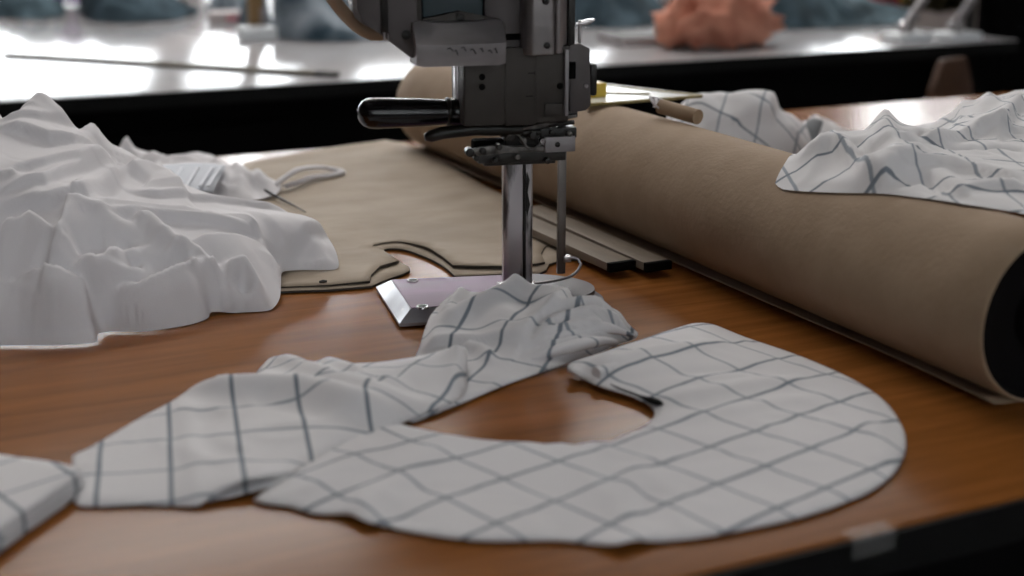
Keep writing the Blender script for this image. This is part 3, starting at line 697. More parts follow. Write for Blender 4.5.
# rolled hem of the folded end
def hem(name, q, r, m, parent, zadd=0, uv=UA):
    pts = [P(x, y, z) for x, y, z in q]; ps = smoothline([tuple(p) for p in pts], .006)
    b = MB(); b.tube([tuple(p) for p in ps], r, 12)
    o = b.build(name, m, parent)
    ul = o.data.uv_layers.new(name='UVMap'); li = np.zeros(len(o.data.loops), dtype=np.int32); o.data.loops.foreach_get('vertex_index', li)
    co = np.array([v.co[:2] for v in o.data.vertices]); ul.data.foreach_set('uv', uv(co)[li].astype(np.float32).ravel())
    return o
o = hem('rolled_hem', [(570, 369, .006), (590, 378, .005), (620, 388, .004), (645, 399, .003)], .0030, M['check'], A_)
o = hem('fold', [(596, 374, .013), (620, 367, .013), (650, 360, .012), (690, 353, .008)], .0058, M['check'], A_)
b = MB(); ps = smoothline([tuple(P(x, y, .008)) for x, y in ((598, 377), (615, 387), (634, 394), (650, 400), (663, 404))], .004)
b.tube([tuple(p) for p in ps], [.0010]*(len(ps)-6)+[.0015, .002, .003, .0032, .0028, .001], 8).build('dark_stitching', M['edge'], A_, label='dark seam stitches')
# B: flat panel at the left
NB = {(0, 0): (100, 448), (1, 0): (171, 445), (2, 0): (238.7, 441), (0, 1): (100, 472.6), (1, 1): (171, 470), (2, 1): (241, 467), (1, -1): (168.7, 420), (2, -1): (235.5, 414)}
Wn = np.array([P(*q, .005)[:2] for q in NB.values()]); In = np.array([[i, j, 1] for i, j in NB]); AB = np.linalg.lstsq(In, Wn, rcond=None)[0]
UB0 = uv_affine(AB[2], AB[0], AB[1])
UB = UB0
olB = [(73, 457, .004), (85, 451, .004), (110, 437, .004), (140, 419, .005), (171, 403, .006), (190, 391, .008), (205, 387, .010), (244, 385, .012), (254, 377, .006), (262, 367, .004), (273, 358, .004), (290, 361, .006), (308, 363, .006), (340, 364, .008), (380, 363, .010), (430, 355, .014), (463, 347, .022),
       (466, 372, .014), (463, 396, .006), (440, 408, .006), (410, 420, .004), (385, 432, .003), (340, 448, .003), (305, 468, .002), (285, 474, .008), (255, 479, .012), (235, 484, .011), (215, 494, .007), (199, 506, .003), (170, 506, .002), (130, 506, .002), (98, 507, .002), (77, 505, .002), (74, 480, .003)]
ctB = [(150, 460, .004), (240, 450, .006), (220, 420, .008), (300, 430, .010), (320, 390, .016), (400, 390, .012), (440, 375, .018), (360, 400, .018), (190, 480, .004)]
rgB = [([(196, 392), (240, 392), (285, 392), (310, 393), (350, 405), (390, 417)], .012, .012, 0),
       ([(250, 402), (290, 408), (330, 420)], -.004, .012, 0),
       ([(275, 360), (300, 372), (340, 384), (380, 398), (420, 410)], .008, .010, 0),
       ([(320, 364), (345, 374), (370, 384), (400, 392)], .007, .008, 0),
       ([(461, 350), (461, 370), (458, 398)], .008, .008, 0),
       ([(180, 400), (190, 440), (198, 475), (200, 500)], .003, .009, 0),
       ([(420, 362), (410, 380), (380, 395)], .004, .010, 0)]
def uvB(p):
    u = UB0(p); d, s, t = seg_dist(p, [hit(x, y, lambda q: np.full(len(q), .01)) for x, y in ((200, 388), (285, 392), (350, 408), (400, 420))])
    off = np.where(s > 0, np.clip(d/.05, 0, 1), 0); u = u.copy(); a = off*.6; c = u-u.mean(0)
    u[:, 0] += off*(.7*c[:, 1]); u[:, 1] += off*(-.35*c[:, 0]); return u
B_ = drape('checked_fabric_piece', olB, ctB, rgB, .0042, M['check'], uv=uvB, wr=(.002, 20), thick=.0009,
      label='white checked fabric piece with a lifted corner, lying left of the large curved piece', cat='fabric')
o = flatband('curled_edge', [(205, 500, .003), (222, 492, .004), (245, 484, .005), (268, 478, .006), (292, 471, .006)], [.003, .011, .014, .011, .003], M['check'], B_, rise=.002)
ul = o.data.uv_layers.new(name='UVMap'); li = np.zeros(len(o.data.loops), dtype=np.int32); o.data.loops.foreach_get('vertex_index', li)
ul.data.foreach_set('uv', UB0(np.array([v.co[:2] for v in o.data.vertices]))[li].astype(np.float32).ravel())
# C: crumpled piece at the machine
def plate_floor(p):
    d = p-np.array((MO.x, MO.y)); x = c_*d[:, 0]+s_*d[:, 1]; y = -s_*d[:, 0]+c_*d[:, 1]
    ins_ = (x > -.129) & (x < .088) & (y > -.060) & (y < .066) & ~((x > .035) & (np.hypot(x-.0, y) > .092))
    return np.where(ins_, .0180, .001)
q0 = P(509.7, 316, .036); q1 = P(539, 330, .024); q2 = P(497, 332, .03)
d1 = Vector((q1.x-q0.x, q1.y-q0.y)).normalized()*.046; d2 = Vector((q2.x-q0.x, q2.y-q0.y)).normalized()*.046
UC = uv_affine((q0.x, q0.y), (d1.x, d1.y), (d2.x, d2.y))
olC = [(416, 357, .002), (420, 348, .008), (424, 333, .014), (432, 314, .022), (452, 295, .028), (462, 291, .030), (478, 293, .030), (492, 290, .034), (507, 285, .040), (520, 280.5, .044), (532, 285, .042), (548, 285, .040), (562, 290, .036), (570, 300, .030), (600, 307, .022), (600, 310, .020), (612, 313, .020), (625, 322, .014), (638, 335, .006), (632, 340, .002), (615, 345, .003), (600, 352, .002), (570, 363, .003), (540, 373, .002), (506, 385, .002), (470, 400, .002), (430, 416, .002), (410, 422, .001), (405, 400, .002)]
olC2 = [(x, y, z) for x, y, z in olC]
ctC = [(509, 316, .034), (470, 312, .026), (450, 330, .018), (480, 345, .010), (530, 330, .022), (545, 305, .034), (560, 320, .026), (600, 325, .020), (580, 345, .010), (540, 355, .008), (500, 370, .006), (450, 385, .005), (440, 350, .008)]
rgC = [([(521, 284), (508, 297), (490, 306), (465, 318), (440, 335)], .013, .012),
       ([(500, 290), (490, 298), (478, 303)], -.012, .009), ([(528, 300), (522, 318), (508, 335)], -.008, .014),
       ([(462, 293), (455, 305), (442, 322)], .008, .008), ([(447, 302), (439, 318)], -.006, .006),
       ([(522, 350), (530, 334), (552, 319), (567, 305), (566, 293)], .012, .020, 2),
       ([(548, 327), (575, 315), (602, 313), (637, 333)], .014, .010, 2, .0025),
       ([(538, 343), (560, 333), (590, 326), (615, 329), (634, 336)], .014, .007, 2, .0022),
       ([(534, 353), (560, 345), (590, 338), (610, 340)], .014, .007, 2, .0022),
       ([(538, 362), (565, 354), (590, 349), (614, 345)], .012, .008, 2, .0022),
       ([(463, 352), (480, 356), (492, 366)], .008, .006), ([(422, 352), (450, 348), (500, 345), (530, 352)], .010, .02, 2, .003),
       ([(430, 413), (480, 396), (530, 378), (566, 366)], .006, .007)]
C_ = drape('checked_fabric_piece', olC2, ctC, rgC, .0024, M['check'], uv=UC, wr=(.0008, 20), floor=plate_floor, c=.012, thick=.0006,
      label='crumpled white checked fabric piece bunched over the machine base plate', cat='fabric')
for q, rr in (([(534, 347, .014), (552, 327, .026), (576, 317, .028), (604, 315, .024), (622, 323, .016), (637, 334, .006)], [.002, .0055, .0065, .006, .005, .0015]),
              ([(532, 352, .012), (552, 340, .019), (580, 331, .020), (606, 328, .018), (634, 336, .006)], [.002, .0055, .0062, .0055, .0015]),
              ([(530, 360, .008), (556, 351, .013), (584, 344, .014), (606, 341, .011), (616, 343, .008)], [.0015, .005, .006, .0055, .003])):
    pts = [tuple(P(*a)) for a in q]; ps = smoothline(pts, .004); n = len(ps)
    b = MB(); b.tube([tuple(p) for p in ps], list(np.interp(np.linspace(0, 1, n), np.linspace(0, 1, len(rr)), rr)), 16, flat=.95)
    o = b.build('gathered_fold', M['check'], C_, angle=80)
    ul = o.data.uv_layers.new(name='UVMap'); li = np.zeros(len(o.data.loops), dtype=np.int32); o.data.loops.foreach_get('vertex_index', li)
    co = np.array([v.co[:2] for v in o.data.vertices]); ul.data.foreach_set('uv', UC(co)[li].astype(np.float32).ravel())
# D: folded stack at the lower left corner
stk = [(-60, 440), (0, 454), (30, 459), (60, 463), (84, 469), (86, 474), (60, 492), (30, 512), (0, 534), (-40, 560), (-90, 560)]
qD = [P(x, y, .014) for x, y in stk]
XY, faces = fill_poly([(p.x, p.y) for p in qD], .01)
D_ = empty('folded_checked_fabric', (qD[4].x, qD[4].y, TZ), label='folded stack of white checked fabric cut off by the left picture edge, front corner', cat='fabric')
uD = uv_affine((P(0, 497, .014).x, P(0, 497, .014).y), (-.0470, -.0156), (-.0146, .0480))
for i in range(5):
    z0 = .0006+i*.0030; jit = random.uniform(-.003, .003)
    bm = bmesh.new(); off = Vector((D_.location.x, D_.location.y, 0))
    top = []; bot = []
    for x, y in XY:
        h = .0012*noise.noise(Vector((x*14, y*14, i)))*(i == 4)
        top.append(bm.verts.new((x-off.x+jit, y-off.y, z0+.0028+h))); bot.append(bm.verts.new((x-off.x+jit, y-off.y, z0)))
    ts = {v: k for k, v in enumerate(top)}
    for f in faces:
        bm.faces.new([top[j] for j in f]); bm.faces.new([bot[j] for j in reversed(f)])
    for e in [e for e in bm.edges if len(e.link_faces) == 1 and e.verts[0] in ts]:
        a, c = ts[e.verts[0]], ts[e.verts[1]]; bm.faces.new((top[a], top[c], bot[c], bot[a]))
    bmesh.ops.recalc_face_normals(bm, faces=bm.faces)
    be = [e for e in bm.edges if e.calc_face_angle(0) > 1.2]
    bmesh.ops.bevel(bm, geom=be, offset=.0011, segments=3, affect='EDGES', clamp_overlap=True)
    uvl = bm.loops.layers.uv.new('UVMap')
    for f in bm.faces:
        f.smooth = True
        for l in f.loops: l[uvl].uv = uD(np.array([[l.vert.co.x+off.x, l.vert.co.y+off.y]]))[0]
    me = bpy.data.meshes.new('fabric_layer'); bm.to_mesh(me); bm.free(); me.materials.append(M['check'])
    o = bpy.data.objects.new('fabric_layer', me); COL.objects.link(o); o.parent = D_
# ------------------------------------------------------------------ white cloth heap
olH = [(-150, 360, .001), (-60, 352, .001), (0, 346, .001), (50, 345.5, .001), (94, 343, .001), (98, 334, .003), (110, 332, .001), (150, 331, .001), (190, 325, .001), (208, 318, .002), (212, 312, .004), (240, 313, .001), (268, 311, .001), (279, 300, .006), (281, 285, .012), (283, 272, .010),
       (300, 270, .008), (325, 270, .008), (338, 268, .008), (337, 255, .018), (331, 242, .026), (318, 226, .034), (290, 215, .034), (250, 203, .036), (200, 196, .040), (150, 184, .04), (150, 168, .06), (131, 160, .085), (118, 157, .09), (92, 156, .10), (100, 137, .12), (88, 130, .135), (75, 130, .14), (55, 112, .155), (35, 100, .172), (20, 110, .165), (6, 121, .155), (-5, 108, .165), (-60, 70, .20), (-150, 80, .18), (-260, 200, .06)]
ctH = [(0, 300, .030), (60, 320, .020), (50, 300, .035), (0, 270, .058), (60, 270, .055), (0, 235, .08), (60, 240, .078), (0, 200, .105), (60, 200, .10), (0, 160, .13), (60, 155, .125), (100, 180, .09), (120, 210, .075), (110, 240, .070), (100, 280, .045), (110, 305, .030), (150, 310, .02), (160, 280, .038), (150, 245, .062), (180, 225, .062), (200, 260, .045), (200, 300, .02), (240, 290, .022), (250, 262, .038), (230, 240, .050), (270, 235, .044), (300, 250, .036), (320, 245, .03), (260, 220, .045), (-60, 250, .09), (-60, 160, .14), (-100, 300, .05)]
S = 2
rgH = [([(96, 335), (84, 313), (60, 301), (25, 296)], .016, .035, S),
       ([(28, 304), (12, 330), (2, 345)], .006, .010), ([(40, 318), (62, 318), (82, 324), (92, 334)], .007, .008),
       ([(60, 255), (48, 249), (32, 236), (20, 243), (0, 243)], .016, .040, S),
       ([(72, 221), (66, 240), (60, 262), (50, 287)], .018, .040, S),
       ([(72, 222), (95, 228), (115, 240), (124, 252)], .010, .012),
       ([(78, 268), (92, 258), (108, 262)], -.013, .016),
       ([(138, 262), (125, 268), (98, 289), (76, 296)], .016, .016, S),
       ([(88, 300), (110, 296), (130, 292), (148, 286)], .009, .006),
       ([(207, 285), (185, 289), (160, 299), (140, 306), (112, 313)], .017, .016, S),
       ([(120, 322), (165, 314), (205, 303)], .006, .007),
       ([(135, 240), (150, 238), (165, 252), (180, 268), (188, 276)], .018, .013),
       ([(128, 252), (128, 268), (140, 282)], -.011, .008),
       ([(278, 272), (264, 256), (232, 250), (192, 252)], .010, .030, S),
       ([(222, 297), (215, 283), (200, 270), (182, 269)], .014, .018, S),
       ([(232, 292), (233, 281), (246, 277), (256, 289), (263, 304)], .013, .0065), ([(242, 296), (244, 287)], -.012, .007),
       ([(210, 307), (240, 306), (262, 307)], .009, .008),
       ([(100, 233), (160, 230), (210, 234), (250, 244), (277, 259)], .013, .030, S),
       ([(95, 223), (150, 222), (200, 222)], .006, .020, S),
       ([(278, 259), (300, 249), (328, 234)], .014, .05, S),
       ([(290, 268), (320, 265), (336, 265)], .006, .006),
       ([(185, 206), (172, 191), (150, 181), (124, 183)], .016, .05, S),
       ([(130, 200), (160, 207), (200, 208), (245, 212), (290, 217)], .008, .03, S),
       ([(0, 217), (50, 218), (85, 213), (108, 198), (124, 184)], .016, .04, S),
       ([(0, 206), (45, 201), (85, 189), (118, 178)], .011, .03, S),
       ([(0, 185), (45, 183), (80, 184), (112, 182)], .008, .03, S), ([(0, 192), (12, 190), (16, 196)], .007, .006),
       ([(0, 137), (28, 143), (52, 157), (75, 166), (108, 171)], .012, .04, S),
       ([(0, 129), (40, 131), (85, 134)], .007, .03, S),
       ([(98, 136), (94, 150), (80, 160)], .010, .012), ([(35, 102), (25, 116)], .006, .015), ([(35, 102), (60, 122), (85, 131)], .006, .012)]
drape('white_cloth_heap', olH, ctH, [(r[0], r[1]*1.08, r[2])+tuple(r[3:])+((.0046,) if len(r) == 4 else ()) for r in rgH], .0033, M['white'], puff=.014, edge=.001, wr=(.0012, 9), floor=lambda p: np.full(len(p), .0014), c=.012,
      label='big crumpled heap of plain white cloth on the left side of the cutting table', cat='fabric')
# ------------------------------------------------------------------ scrap with grey lining behind the heap
def simple(name, ol, ct, rg, sp, m, **k): return drape(name, ol, ct, rg, sp, m, **k)
G_ = simple('white_lining_scrap', [(98, 178, .02), (102, 165, .015), (112, 156, .012), (130, 152, .02), (150, 158, .012), (185, 155, .012), (209, 154, .014), (222, 162, .012), (240, 168, .010), (262, 175, .010), (280, 184, .010), (276, 194, .010), (255, 200, .009), (220, 203, .009), (160, 200, .01), (112, 188, .015)],
       [(150, 170, .025), (200, 172, .025), (240, 182, .02), (180, 190, .02)],
       [([(130, 158), (160, 164), (200, 164)], .012, .014, 0), ([(235, 172), (245, 182), (240, 192)], .012, .009, 0), ([(255, 178), (262, 185), (272, 190)], .012, .009, 0), ([(116, 162), (130, 157)], .022, .012, 0), ([(215, 162), (225, 175), (220, 190)], .008, .007, 0)],
       .006, M['white'], wr=(.007, 26), label='white scrap of cloth with ruffled edge, lying behind the white cloth heap', cat='fabric')
flatband('lining_panel', [(192, 166, .040), (186, 175, .040), (180, 185, .038), (176, 193, .034)], .045, M['lining'], G_, rise=.004, label='grey-blue lining fabric')
for dx in (-14, 2, 16, 24): flatband('lining_stripe', [(196+dx, 167, .0450), (190+dx, 176, .045), (184+dx, 186, .043)], .0022, M['lining_l'], G_)
flatband('white_ribbon_loop', [(272, 188, .012), (282, 180, .02), (296, 171, .028), (312, 168, .022), (328, 169, .012), (342, 172, .010), (330, 176, .010), (312, 178, .012), (298, 183, .012), (284, 187, .010)], .006, M['white'], thick=.002, rise=.004,
         label='small loop of white ribbon lying on the brown pattern sheet behind the heap', cat='ribbon')
b = MB(); p = P(264, 190, .012); q = P(306, 212, .0075); b.tube([p, p.lerp(q, .5), q], [.0022, .0018, .0006], 10)
b.build('thin_dark_awl', M['blk_metal'], label='thin dark pointed tool lying on the brown pattern sheet beside the white cloth', cat='awl')
b = MB(); p = P(323, 281.5, .0095); b.tube([p+Vector((-.004, 0, 0)), p, p+Vector((.004, -.001, 0))], [.0012, .002, .001], 8)
b.build('thread_scrap', M['blk_metal'], label='tiny dark scrap on the pattern sheet below the white cloth end', cat='scrap')
# ------------------------------------------------------------------ checked cloth on and behind the roll
def roll_floor(p):
    d = np.abs(p[:, 0]-RXc); inr = (d < RR) & (p[:, 1] > RYa-.004)
    return np.where(inr, RR+np.sqrt(np.maximum(RR**2-np.minimum(d, RR)**2, 0))+.0022, .002)
def on_roll(px, py):
    r = ray(px, py); best = None
    for t in np.linspace(.9, 1.8, 1800):
        x, z = r.x*t, HC+r.z*t; d = math.hypot(x-RXc, z-RR)
        if best is None or d < best[0]: best = (d, x, r.y*t, z)
        if d < RR+.003: break
    return (best[1], best[2], best[3], 1)
def at_x(px, py, x, z): r = ray(px, py); return (x, x*r.y/r.x, z, 1)
olE = [on_roll(778, 186.5), on_roll(783, 189.5), on_roll(815, 192), on_roll(850, 193), on_roll(880, 193.5), on_roll(930, 199), on_roll(970, 205), on_roll(1024, 214), on_roll(1080, 228), (.93, .765, .10, 1),
       (1.3, .8, .06, 1), (1.55, 1.1, .05, 1), (1.55, 1.33, .06, 1), (1.40, 1.42, .08, 1), (1.27, 1.44, .09, 1), (1.20, 1.38, .09, 1), (1.14, 1.29, .10, 1), (1.05, 1.215, .11, 1), (.98, 1.18, .11, 1), (.93, 1.15, .115, 1), (.87, 1.135, .13, 1), (.84, 1.12, .138, 1), (.815, 1.098, .135, 1), (.79, 1.078, .122, 1)]
ctE = [(829, 137, .165), (802, 157, .148), (849, 141, .154), (877, 124, .168), (888, 130, .158), (899, 138, .150), (920, 136, .142), (943, 132, .135), (941, 117, .14), (965, 111, .145), (990, 104, .150), (1024, 91, .158),
       (860, 178, .148), (880, 155, .156), (930, 165, .150), (980, 175, .149), (1000, 150, .155), (950, 145, .150), (1030, 130, .155), (1040, 180, .15)]
rgE = [([(832, 139), (850, 160), (868, 178), (880, 190)], .012, .030, S), ([(878, 125), (884, 145), (894, 160), (884, 174)], .012, .010),
       ([(852, 141), (862, 155), (872, 172)], -.012, .008), ([(802, 158), (820, 150), (828, 140)], .008, .03, S),
       ([(890, 154), (930, 146), (980, 138), (1024, 134)], .012, .030, S), ([(895, 172), (940, 168), (980, 174), (1024, 186)], .010, .03, S),
       ([(905, 187), (925, 178), (945, 192)], -.012, .010), ([(900, 142), (912, 146), (925, 141)], -.012, .007),
       ([(945, 152), (975, 149), (1024, 151)], -.008, .009), ([(1000, 142), (1008, 122), (1024, 106)], .016, .030, S), ([(958, 112), (960, 125), (955, 136)], .010, .02, S), ([(988, 104), (986, 120)], .010, .010),
       ([(950, 198), (985, 190), (1024, 192)], .008, .008), ([(880, 192), (900, 172), (925, 160)], .010, .02, S)]
e0 = P(856, 168, .15); e1 = P(829, 140, .16); e2 = P(843, 193, .13)
d1 = Vector((e1.x-e0.x, e1.y-e0.y)).normalized()*.05; UE = uv_affine((e0.x, e0.y), (d1.x, d1.y), (-d1.y, d1.x))
drape('checked_fabric_piece', olE, ctE, rgE, .0055, M['check'], uv=UE, wr=(.003, 22), floor=roll_floor, c=.012,
      label='crumpled white checked fabric piece lying on top of the near end of the paper roll', cat='fabric')
olF = [(1.0, 1.60, .06, 1), (1.03, 1.70, .06, 1), (1.12, 1.72, .05, 1), (1.2, 1.72, .03, 1), (1.3, 1.78, .01, 1), (1.42, 1.85, .003, 1), (1.47, 1.80, .003, 1), (1.38, 1.70, .003, 1), (1.25, 1.58, .01, 1), (1.1, 1.52, .03, 1), (1.0, 1.53, .06, 1)]
ctF = [(700, 97, .12), (716, 95.5, .12), (740, 99.5, .115), (765, 105, .10), (790, 111, .085), (812, 120, .06), (832, 130, .03), (720, 118, .09), (760, 130, .06), (790, 140, .04)]
F_ = drape('checked_fabric_piece', olF, ctF, [([(735, 128), (770, 121), (800, 122), (815, 128)], .022, .05, S), ([(790, 132), (800, 142)], .008, .008), ([(700, 98), (720, 104), (740, 104)], .004, .01)], .0055, M['check'],
      uv=uv_affine((1.0, 1.8), (.034, .035), (-.035, .034)), wr=(.002, 12), floor=None, c=.03, puff=.01,
      label='white checked fabric piece piled on the table behind the middle of the paper roll', cat='fabric')
flatband('grey_strap', [(815, 121, .072), (812, 130, .062), (808, 140, .05), (803, 150, .04)], .012, M['ridgegrey'], F_, rise=.004, label='flat grey strap')
# set square with yellow rim lying on the roll
zS = .1435
tri = [P(586, 92, zS), P(585, 108, zS), P(700, 98, zS)]
tri = [P(588, 84.5, zS), P(588, 106, zS), P(701, 97.5, zS)]
sq = empty('set_square', (tri[2].x, tri[2].y, TZ+zS), label='yellow edged white set square lying on the roll beside the machine head', cat='set square')
o0 = sq.location
def off(ps): return [(p.x-o0.x, p.y-o0.y) for p in ps]
cen = (tri[0]+tri[1]+tri[2])/3
def shr(ps, f): return [cen.lerp(p, f) for p in ps]
MB().prism(off(shr(tri, .97)), .0002, .0022, 'z').build('white_blade', M['glossy_white'], sq, smooth=False)
b = MB()
for i in range(3):
    a, c = tri[i], tri[(i+1) % 3]; d = (c-a).normalized(); n = Vector((-d.y, d.x, 0))*.0035
    b.prism(off([a-n, c-n, c+n, a+n]), 0, .0035, 'z')
m1 = tri[0].lerp(tri[1], .5); m2 = tri[2].lerp(m1, .45); d = (m2-m1).normalized(); n = Vector((-d.y, d.x, 0))*.003
b.prism(off([m1-n, m2-n*.4, m2+n*.4, m1+n]), 0, .004, 'z')
b.build('rim', M['olive'], sq, smooth=False, label='olive yellow rim')
e_ = P(594, 98, zS); MB().box(e_.x-o0.x-.012, e_.y-o0.y-.012, 0, e_.x-o0.x+.012, e_.y-o0.y+.010, .02, bev=.003).build('yellow_grip', M['yellow'], sq, label='bright yellow block')
# short cardboard tube
p = P(661, 106.5, .155); q = P(698, 117, .150)
tb = empty('cardboard_tube', p, label='short brown cardboard tube lying on the roll behind the yellow edged set square', cat='tube')
b = MB(); b.tube([(0, 0, 0), q-p], [.0085, .0085], 24).build('tube_wall', M['kraft'], tb)
b = MB(); ps = [Vector((0, .002, 0))+Vector((random.uniform(-.012, .008), random.uniform(-.012, .012), random.uniform(-.002, .012))) for _ in range(16)]
b.tube([tuple(v) for v in smoothline([tuple(v) for v in ps], .004)], .0016, 8).build('white_thread', M['white'], tb, label='white thread tangled at the tube end')
def far_lump(name, px, py, z, sx, sy, sz, m, seed, **k):
    c = P(px, py, z); bm = bmesh.new(); bmesh.ops.create_icosphere(bm, subdivisions=4, radius=1)
    for v in bm.verts:
        n_ = 1+.42*(.5-abs(noise.noise(v.co*1.9+Vector((seed, 0, 0))))*2)+.30*noise.noise(v.co*4.5+Vector((seed, 2, 0)))
        v.co = Vector((v.co.x*sx*n_, v.co.y*sy*n_, max(v.co.z, -.55)*sz*n_))
    mz = min(v.co.z for v in bm.verts)
    for v in bm.verts: v.co.z -= mz
    for f in bm.faces: f.smooth = True
    me = bpy.data.meshes.new(name); bm.to_mesh(me); bm.free(); me.materials.append(m)
    o = bpy.data.objects.new(name, me); COL.objects.link(o); o.location = (c.x, c.y, TZ+z); return setp(o, **k)
# ------------------------------------------------------------------ things on the far table
def far_heap(name, ol, peak, m, sp=.014, wr=(.03, 9), **k):
    """crumpled heap on the far table. ol: front outline px (z=0) left to right; peak: (px,z) crest heights"""
    fr = [P(x, y, 0) for x, y in ol]
    out = [(p.x, p.y, .004) for p in fr]
    n = len(fr); dep = k.pop('depth', .35)
    bk = [(p.x+.06*math.sin(i*2.1), p.y+dep*(.8+.3*math.sin(i*1.7)), .01) for i, p in enumerate(fr[1:-1])][::-1]
    ct = []
    for i, p in enumerate(fr[1:-1]):
        h = np.interp(i/(max(1, n-3)), np.linspace(0, 1, len(peak)), peak)
        ct += [(p.x, p.y+dep*.25, h*.75), (p.x, p.y+dep*.5, h), (p.x, p.y+dep*.8, h*.6)]
    return drape(name, out+bk, ct, [], sp, m, world=True, wr=wr, c=.04, subs=0, **k)
far_heap('denim_pile', [(-30, 14), (-10, 18), (20, 20), (45, 20), (63, 17), (66, 10)], [.04, .06, .06, .05], M['denim'], label='blue denim pile at the far left corner of the grey table', cat='fabric', depth=.3)
far_heap('denim_pile', [(77, 12), (90, 21), (120, 24), (150, 23), (180, 20), (200, 12)], [.10, .15, .13, .06], M['denim_dark'], label='dark blue denim pile behind the left part of the wooden stick', cat='fabric', depth=.45)
far_heap('denim_pile', [(207, 12), (220, 17), (240, 20), (252, 19), (256, 10)], [.07, .09, .08], M['denim_light'], label='pale washed denim pile left of the upright ochre rod', cat='fabric', depth=.3)
far_heap('denim_pile', [(268, 30), (276, 38), (300, 42), (340, 43), (370, 41), (400, 38), (430, 30)], [.14, .20, .16, .16, .14], M['denim_light'], label='blue denim pile just left of the cutting machine head', cat='fabric', depth=.5)
far_heap('denim_pile', [(560, 22), (580, 27), (610, 29), (640, 28), (658, 22), (664, 12)], [.12, .16, .15, .10], M['denim_dark'], label='dark blue denim pile between machine head and peach cloth', cat='fabric', depth=.45)
far_heap('denim_pile', [(728, 16), (745, 25), (780, 30), (820, 29), (860, 27), (895, 25), (915, 18)], [.14, .22, .18, .12, .06], M['denim'], label='blue denim pile right of the peach cloth', cat='fabric', depth=.5)
far_lump('peach_cloth', 716, 47, .0, .155, .09, .085, M['peach'], 21, label='peach pink crumpled cloth on the far grey table, beside a dark book', cat='fabric')
# long thin stick
b = MB(); a = P(5, 54.5, .006); c = P(336, 74.5, .006); d = (c-a); yaw = math.atan2(d.y, d.x)
st = empty('wooden_stick', (a.x, a.y, TZ+.001), yaw, label='long thin dark wooden stick lying across the far grey table', cat='stick')
MB().box(0, -.009, 0, d.length, .009, .010, bev=.002).build('shaft', M['stickwood'], st)
MB().box(d.length-.05, -.0095, -.0005, d.length+.004, .0095, .0108, bev=.002).build('tip', M['book'], st)
# dark book under the peach cloth
a = P(622, 47, 0); bk = empty('book', (a.x, a.y, TZ), R(-6), label='dark grey flat book left of the peach cloth', cat='book')
MB().box(0, 0, .001, .20, .17, .004, bev=.001).build('cover', M['book'], bk); MB().box(.004, .003, .004, .196, .167, .020).build('pages', M['greybox'], bk); MB().box(0, 0, .020, .20, .17, .023, bev=.001).build('cover', M['book'], bk)
# small printed box and pale clamp block with upright rod
a = P(211, 25, 0); bx = empty('small_carton', (a.x, a.y, TZ), R(-8), label='small pale carton with pink print lying before the washed denim', cat='box')
MB().box(0, 0, 0, .16, .09, .035, bev=.003).build('carton_body', M['greybox'], bx); MB().box(.045, -.0012, .01, .11, .001, .025).build('pink_print', M['pinkprint'], bx)
a = P(257, 40, 0); cl = empty('rod_stand', (a.x, a.y, TZ), label='upright ochre rod in a white block foot on the far table', cat='stand')
MB().box(-.05, -.03, 0, .05, .03, .035, bev=.008).build('foot', M['pale'], cl); MB().box(-.008, .03, .03, .030, .06, .5, bev=.003).build('rod', M['ochre'], cl); MB().box(.02, .02, 0, .035, .05, .08, bev=.003).build('clip', M['alu'], cl)
MB().box(-.01, .02, .0, .032, .062, .036).build('socket', M['pale'], cl)
far_lump('purple_cloth', 76, 5, 0, .07, .07, .13, M['purple'], 1, label='purple bundle at the top between two denim piles', cat='fabric')
far_lump('yellow_cloth', 904, 8.5, 0.0, .13, .08, .10, M['bag_yellow'], 2, label='yellow bundle at the top right behind the blue denim pile', cat='fabric')
far_lump('red_cloth', 882, 13.5, 0.0, .055, .03, .05, M['red'], 3, label='red cloth under the front of the yellow bundle', cat='fabric')
far_lump('brown_cloth', 842, 8, 0.0, .08, .06, .12, M['brown_cloth'], 5, label='dark brown bundle left of the yellow bundle', cat='fabric')
far_lump('olive_cloth', 938, 16, 0.0, .10, .07, .12, M['olive_cloth'], 11, label='dark olive bundle between the two silver clamp stands', cat='fabric')
far_lump('white_cloth', 640, 8, .0, .14, .12, .13, M['greybox'], 6, label='pale cloth bundle at the top behind the peach cloth', cat='fabric')
far_lump('pale_cloth', 40, 3, .0, .07, .07, .14, M['pale'], 7, label='white bundle at the top left behind the first denim pile', cat='fabric')
far_lump('grey_cloth', 152, 1, .0, .18, .10, .18, M['greybox'], 8, label='grey bundle behind the dark denim pile', cat='fabric')
far_lump('blue_cloth', 345, 8, .0, .18, .09, .22, M['denim_dark'], 9, label='dark blue bundle behind the denim pile left of the machine', cat='fabric')
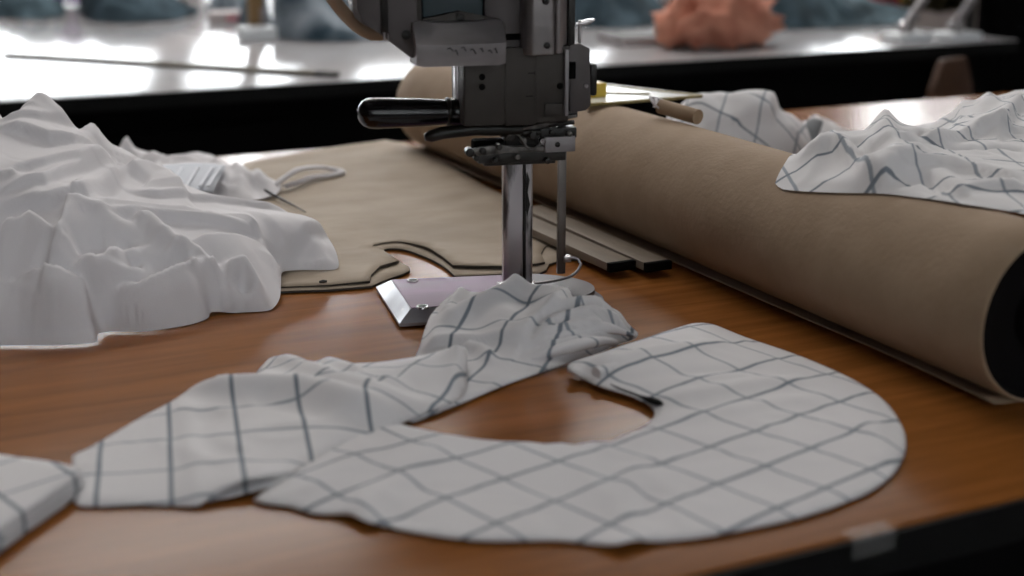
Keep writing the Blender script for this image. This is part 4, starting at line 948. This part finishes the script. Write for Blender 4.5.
# two silver stands at the right end
def stand(px, py, px2, py2, **k):
    a = P(px, py, 0); o = empty('lamp_clamp', (a.x, a.y, TZ), **k)
    MB().box(-.05, -.04, 0, .06, .04, .022, bev=.006).build('clamp_foot', M['pale'], o)
    MB().cyl((0, 0, .02), (0, 0, .05), .022, 20, bev=.004).build('joint', M['chrome'], o)
    r = ray(px2, py2); t = (a.y+.02)/r.y; top = Vector((r.x*t, a.y+.02, TZ+HC+r.z*t))-o.location
    MB().tube([(0, 0, .045), top], .011, 14).build('arm', M['alu'], o); return o
stand(905, 41, 945, -30, label='left silver clamp stand with slanting arm at the right end of the far table', cat='stand')
stand(955, 40, 992, -30, label='right silver clamp stand with slanting arm at the right end of the far table', cat='stand')
# stool in the gap between the tables
s0 = P(958, 60, -.0); 
stl = empty('wooden_chair', (2.60, 2.60, 0), R(12), label='dim brown wooden chair in the gap behind the table, below the far table right end', cat='chair')
MB().box(-.19, -.18, .43, .19, .18, .46, bev=.01).build('seat', M['stool'], stl)
b = MB(); b.prism([(-.11, .46), (.11, .46), (.085, .70), (.05, .775), (-.05, .775), (-.085, .70)], .165, .185, 'y', bev=.008).build('backrest', M['stool'], stl)
for sx in (-1, 1):
    for sy in (-1, 1): MB().tube([(sx*.16, sy*.15, .44), (sx*.19, sy*.18, 0)], [.018, .014], 12).build('leg', M['stool'], stl)
# dark draped chair/figure-high shape at the far right edge
dk = empty('dark_curtain', (3.52, 3.2, 0), label='black hanging cloth at the right edge beyond the far table', cat='curtain')
b = MB(); rows = []
for z in np.linspace(0.02, 2.3, 20):
    rows.append([(-.55+1.6*t, -.1+.45*t+.05*math.sin(t*40+z*.6), z) for t in np.linspace(0, 1, 90)])
b.grid(rows); o = b.build('hanging_cloth', M['black'], dk); o.modifiers.new('t', 'SOLIDIFY').thickness = .004
MB().cyl((-.6, -.1, 2.32), (1.1, .37, 2.32), .015).build('curtain_rod', M['blk_metal'], dk)
MB().cyl((-.6, -.1, 0), (-.6, -.1, 2.32), .015).build('curtain_post', M['blk_metal'], dk)
MB().cyl((1.1, .37, 0), (1.1, .37, 2.32), .015).build('curtain_post', M['blk_metal'], dk)
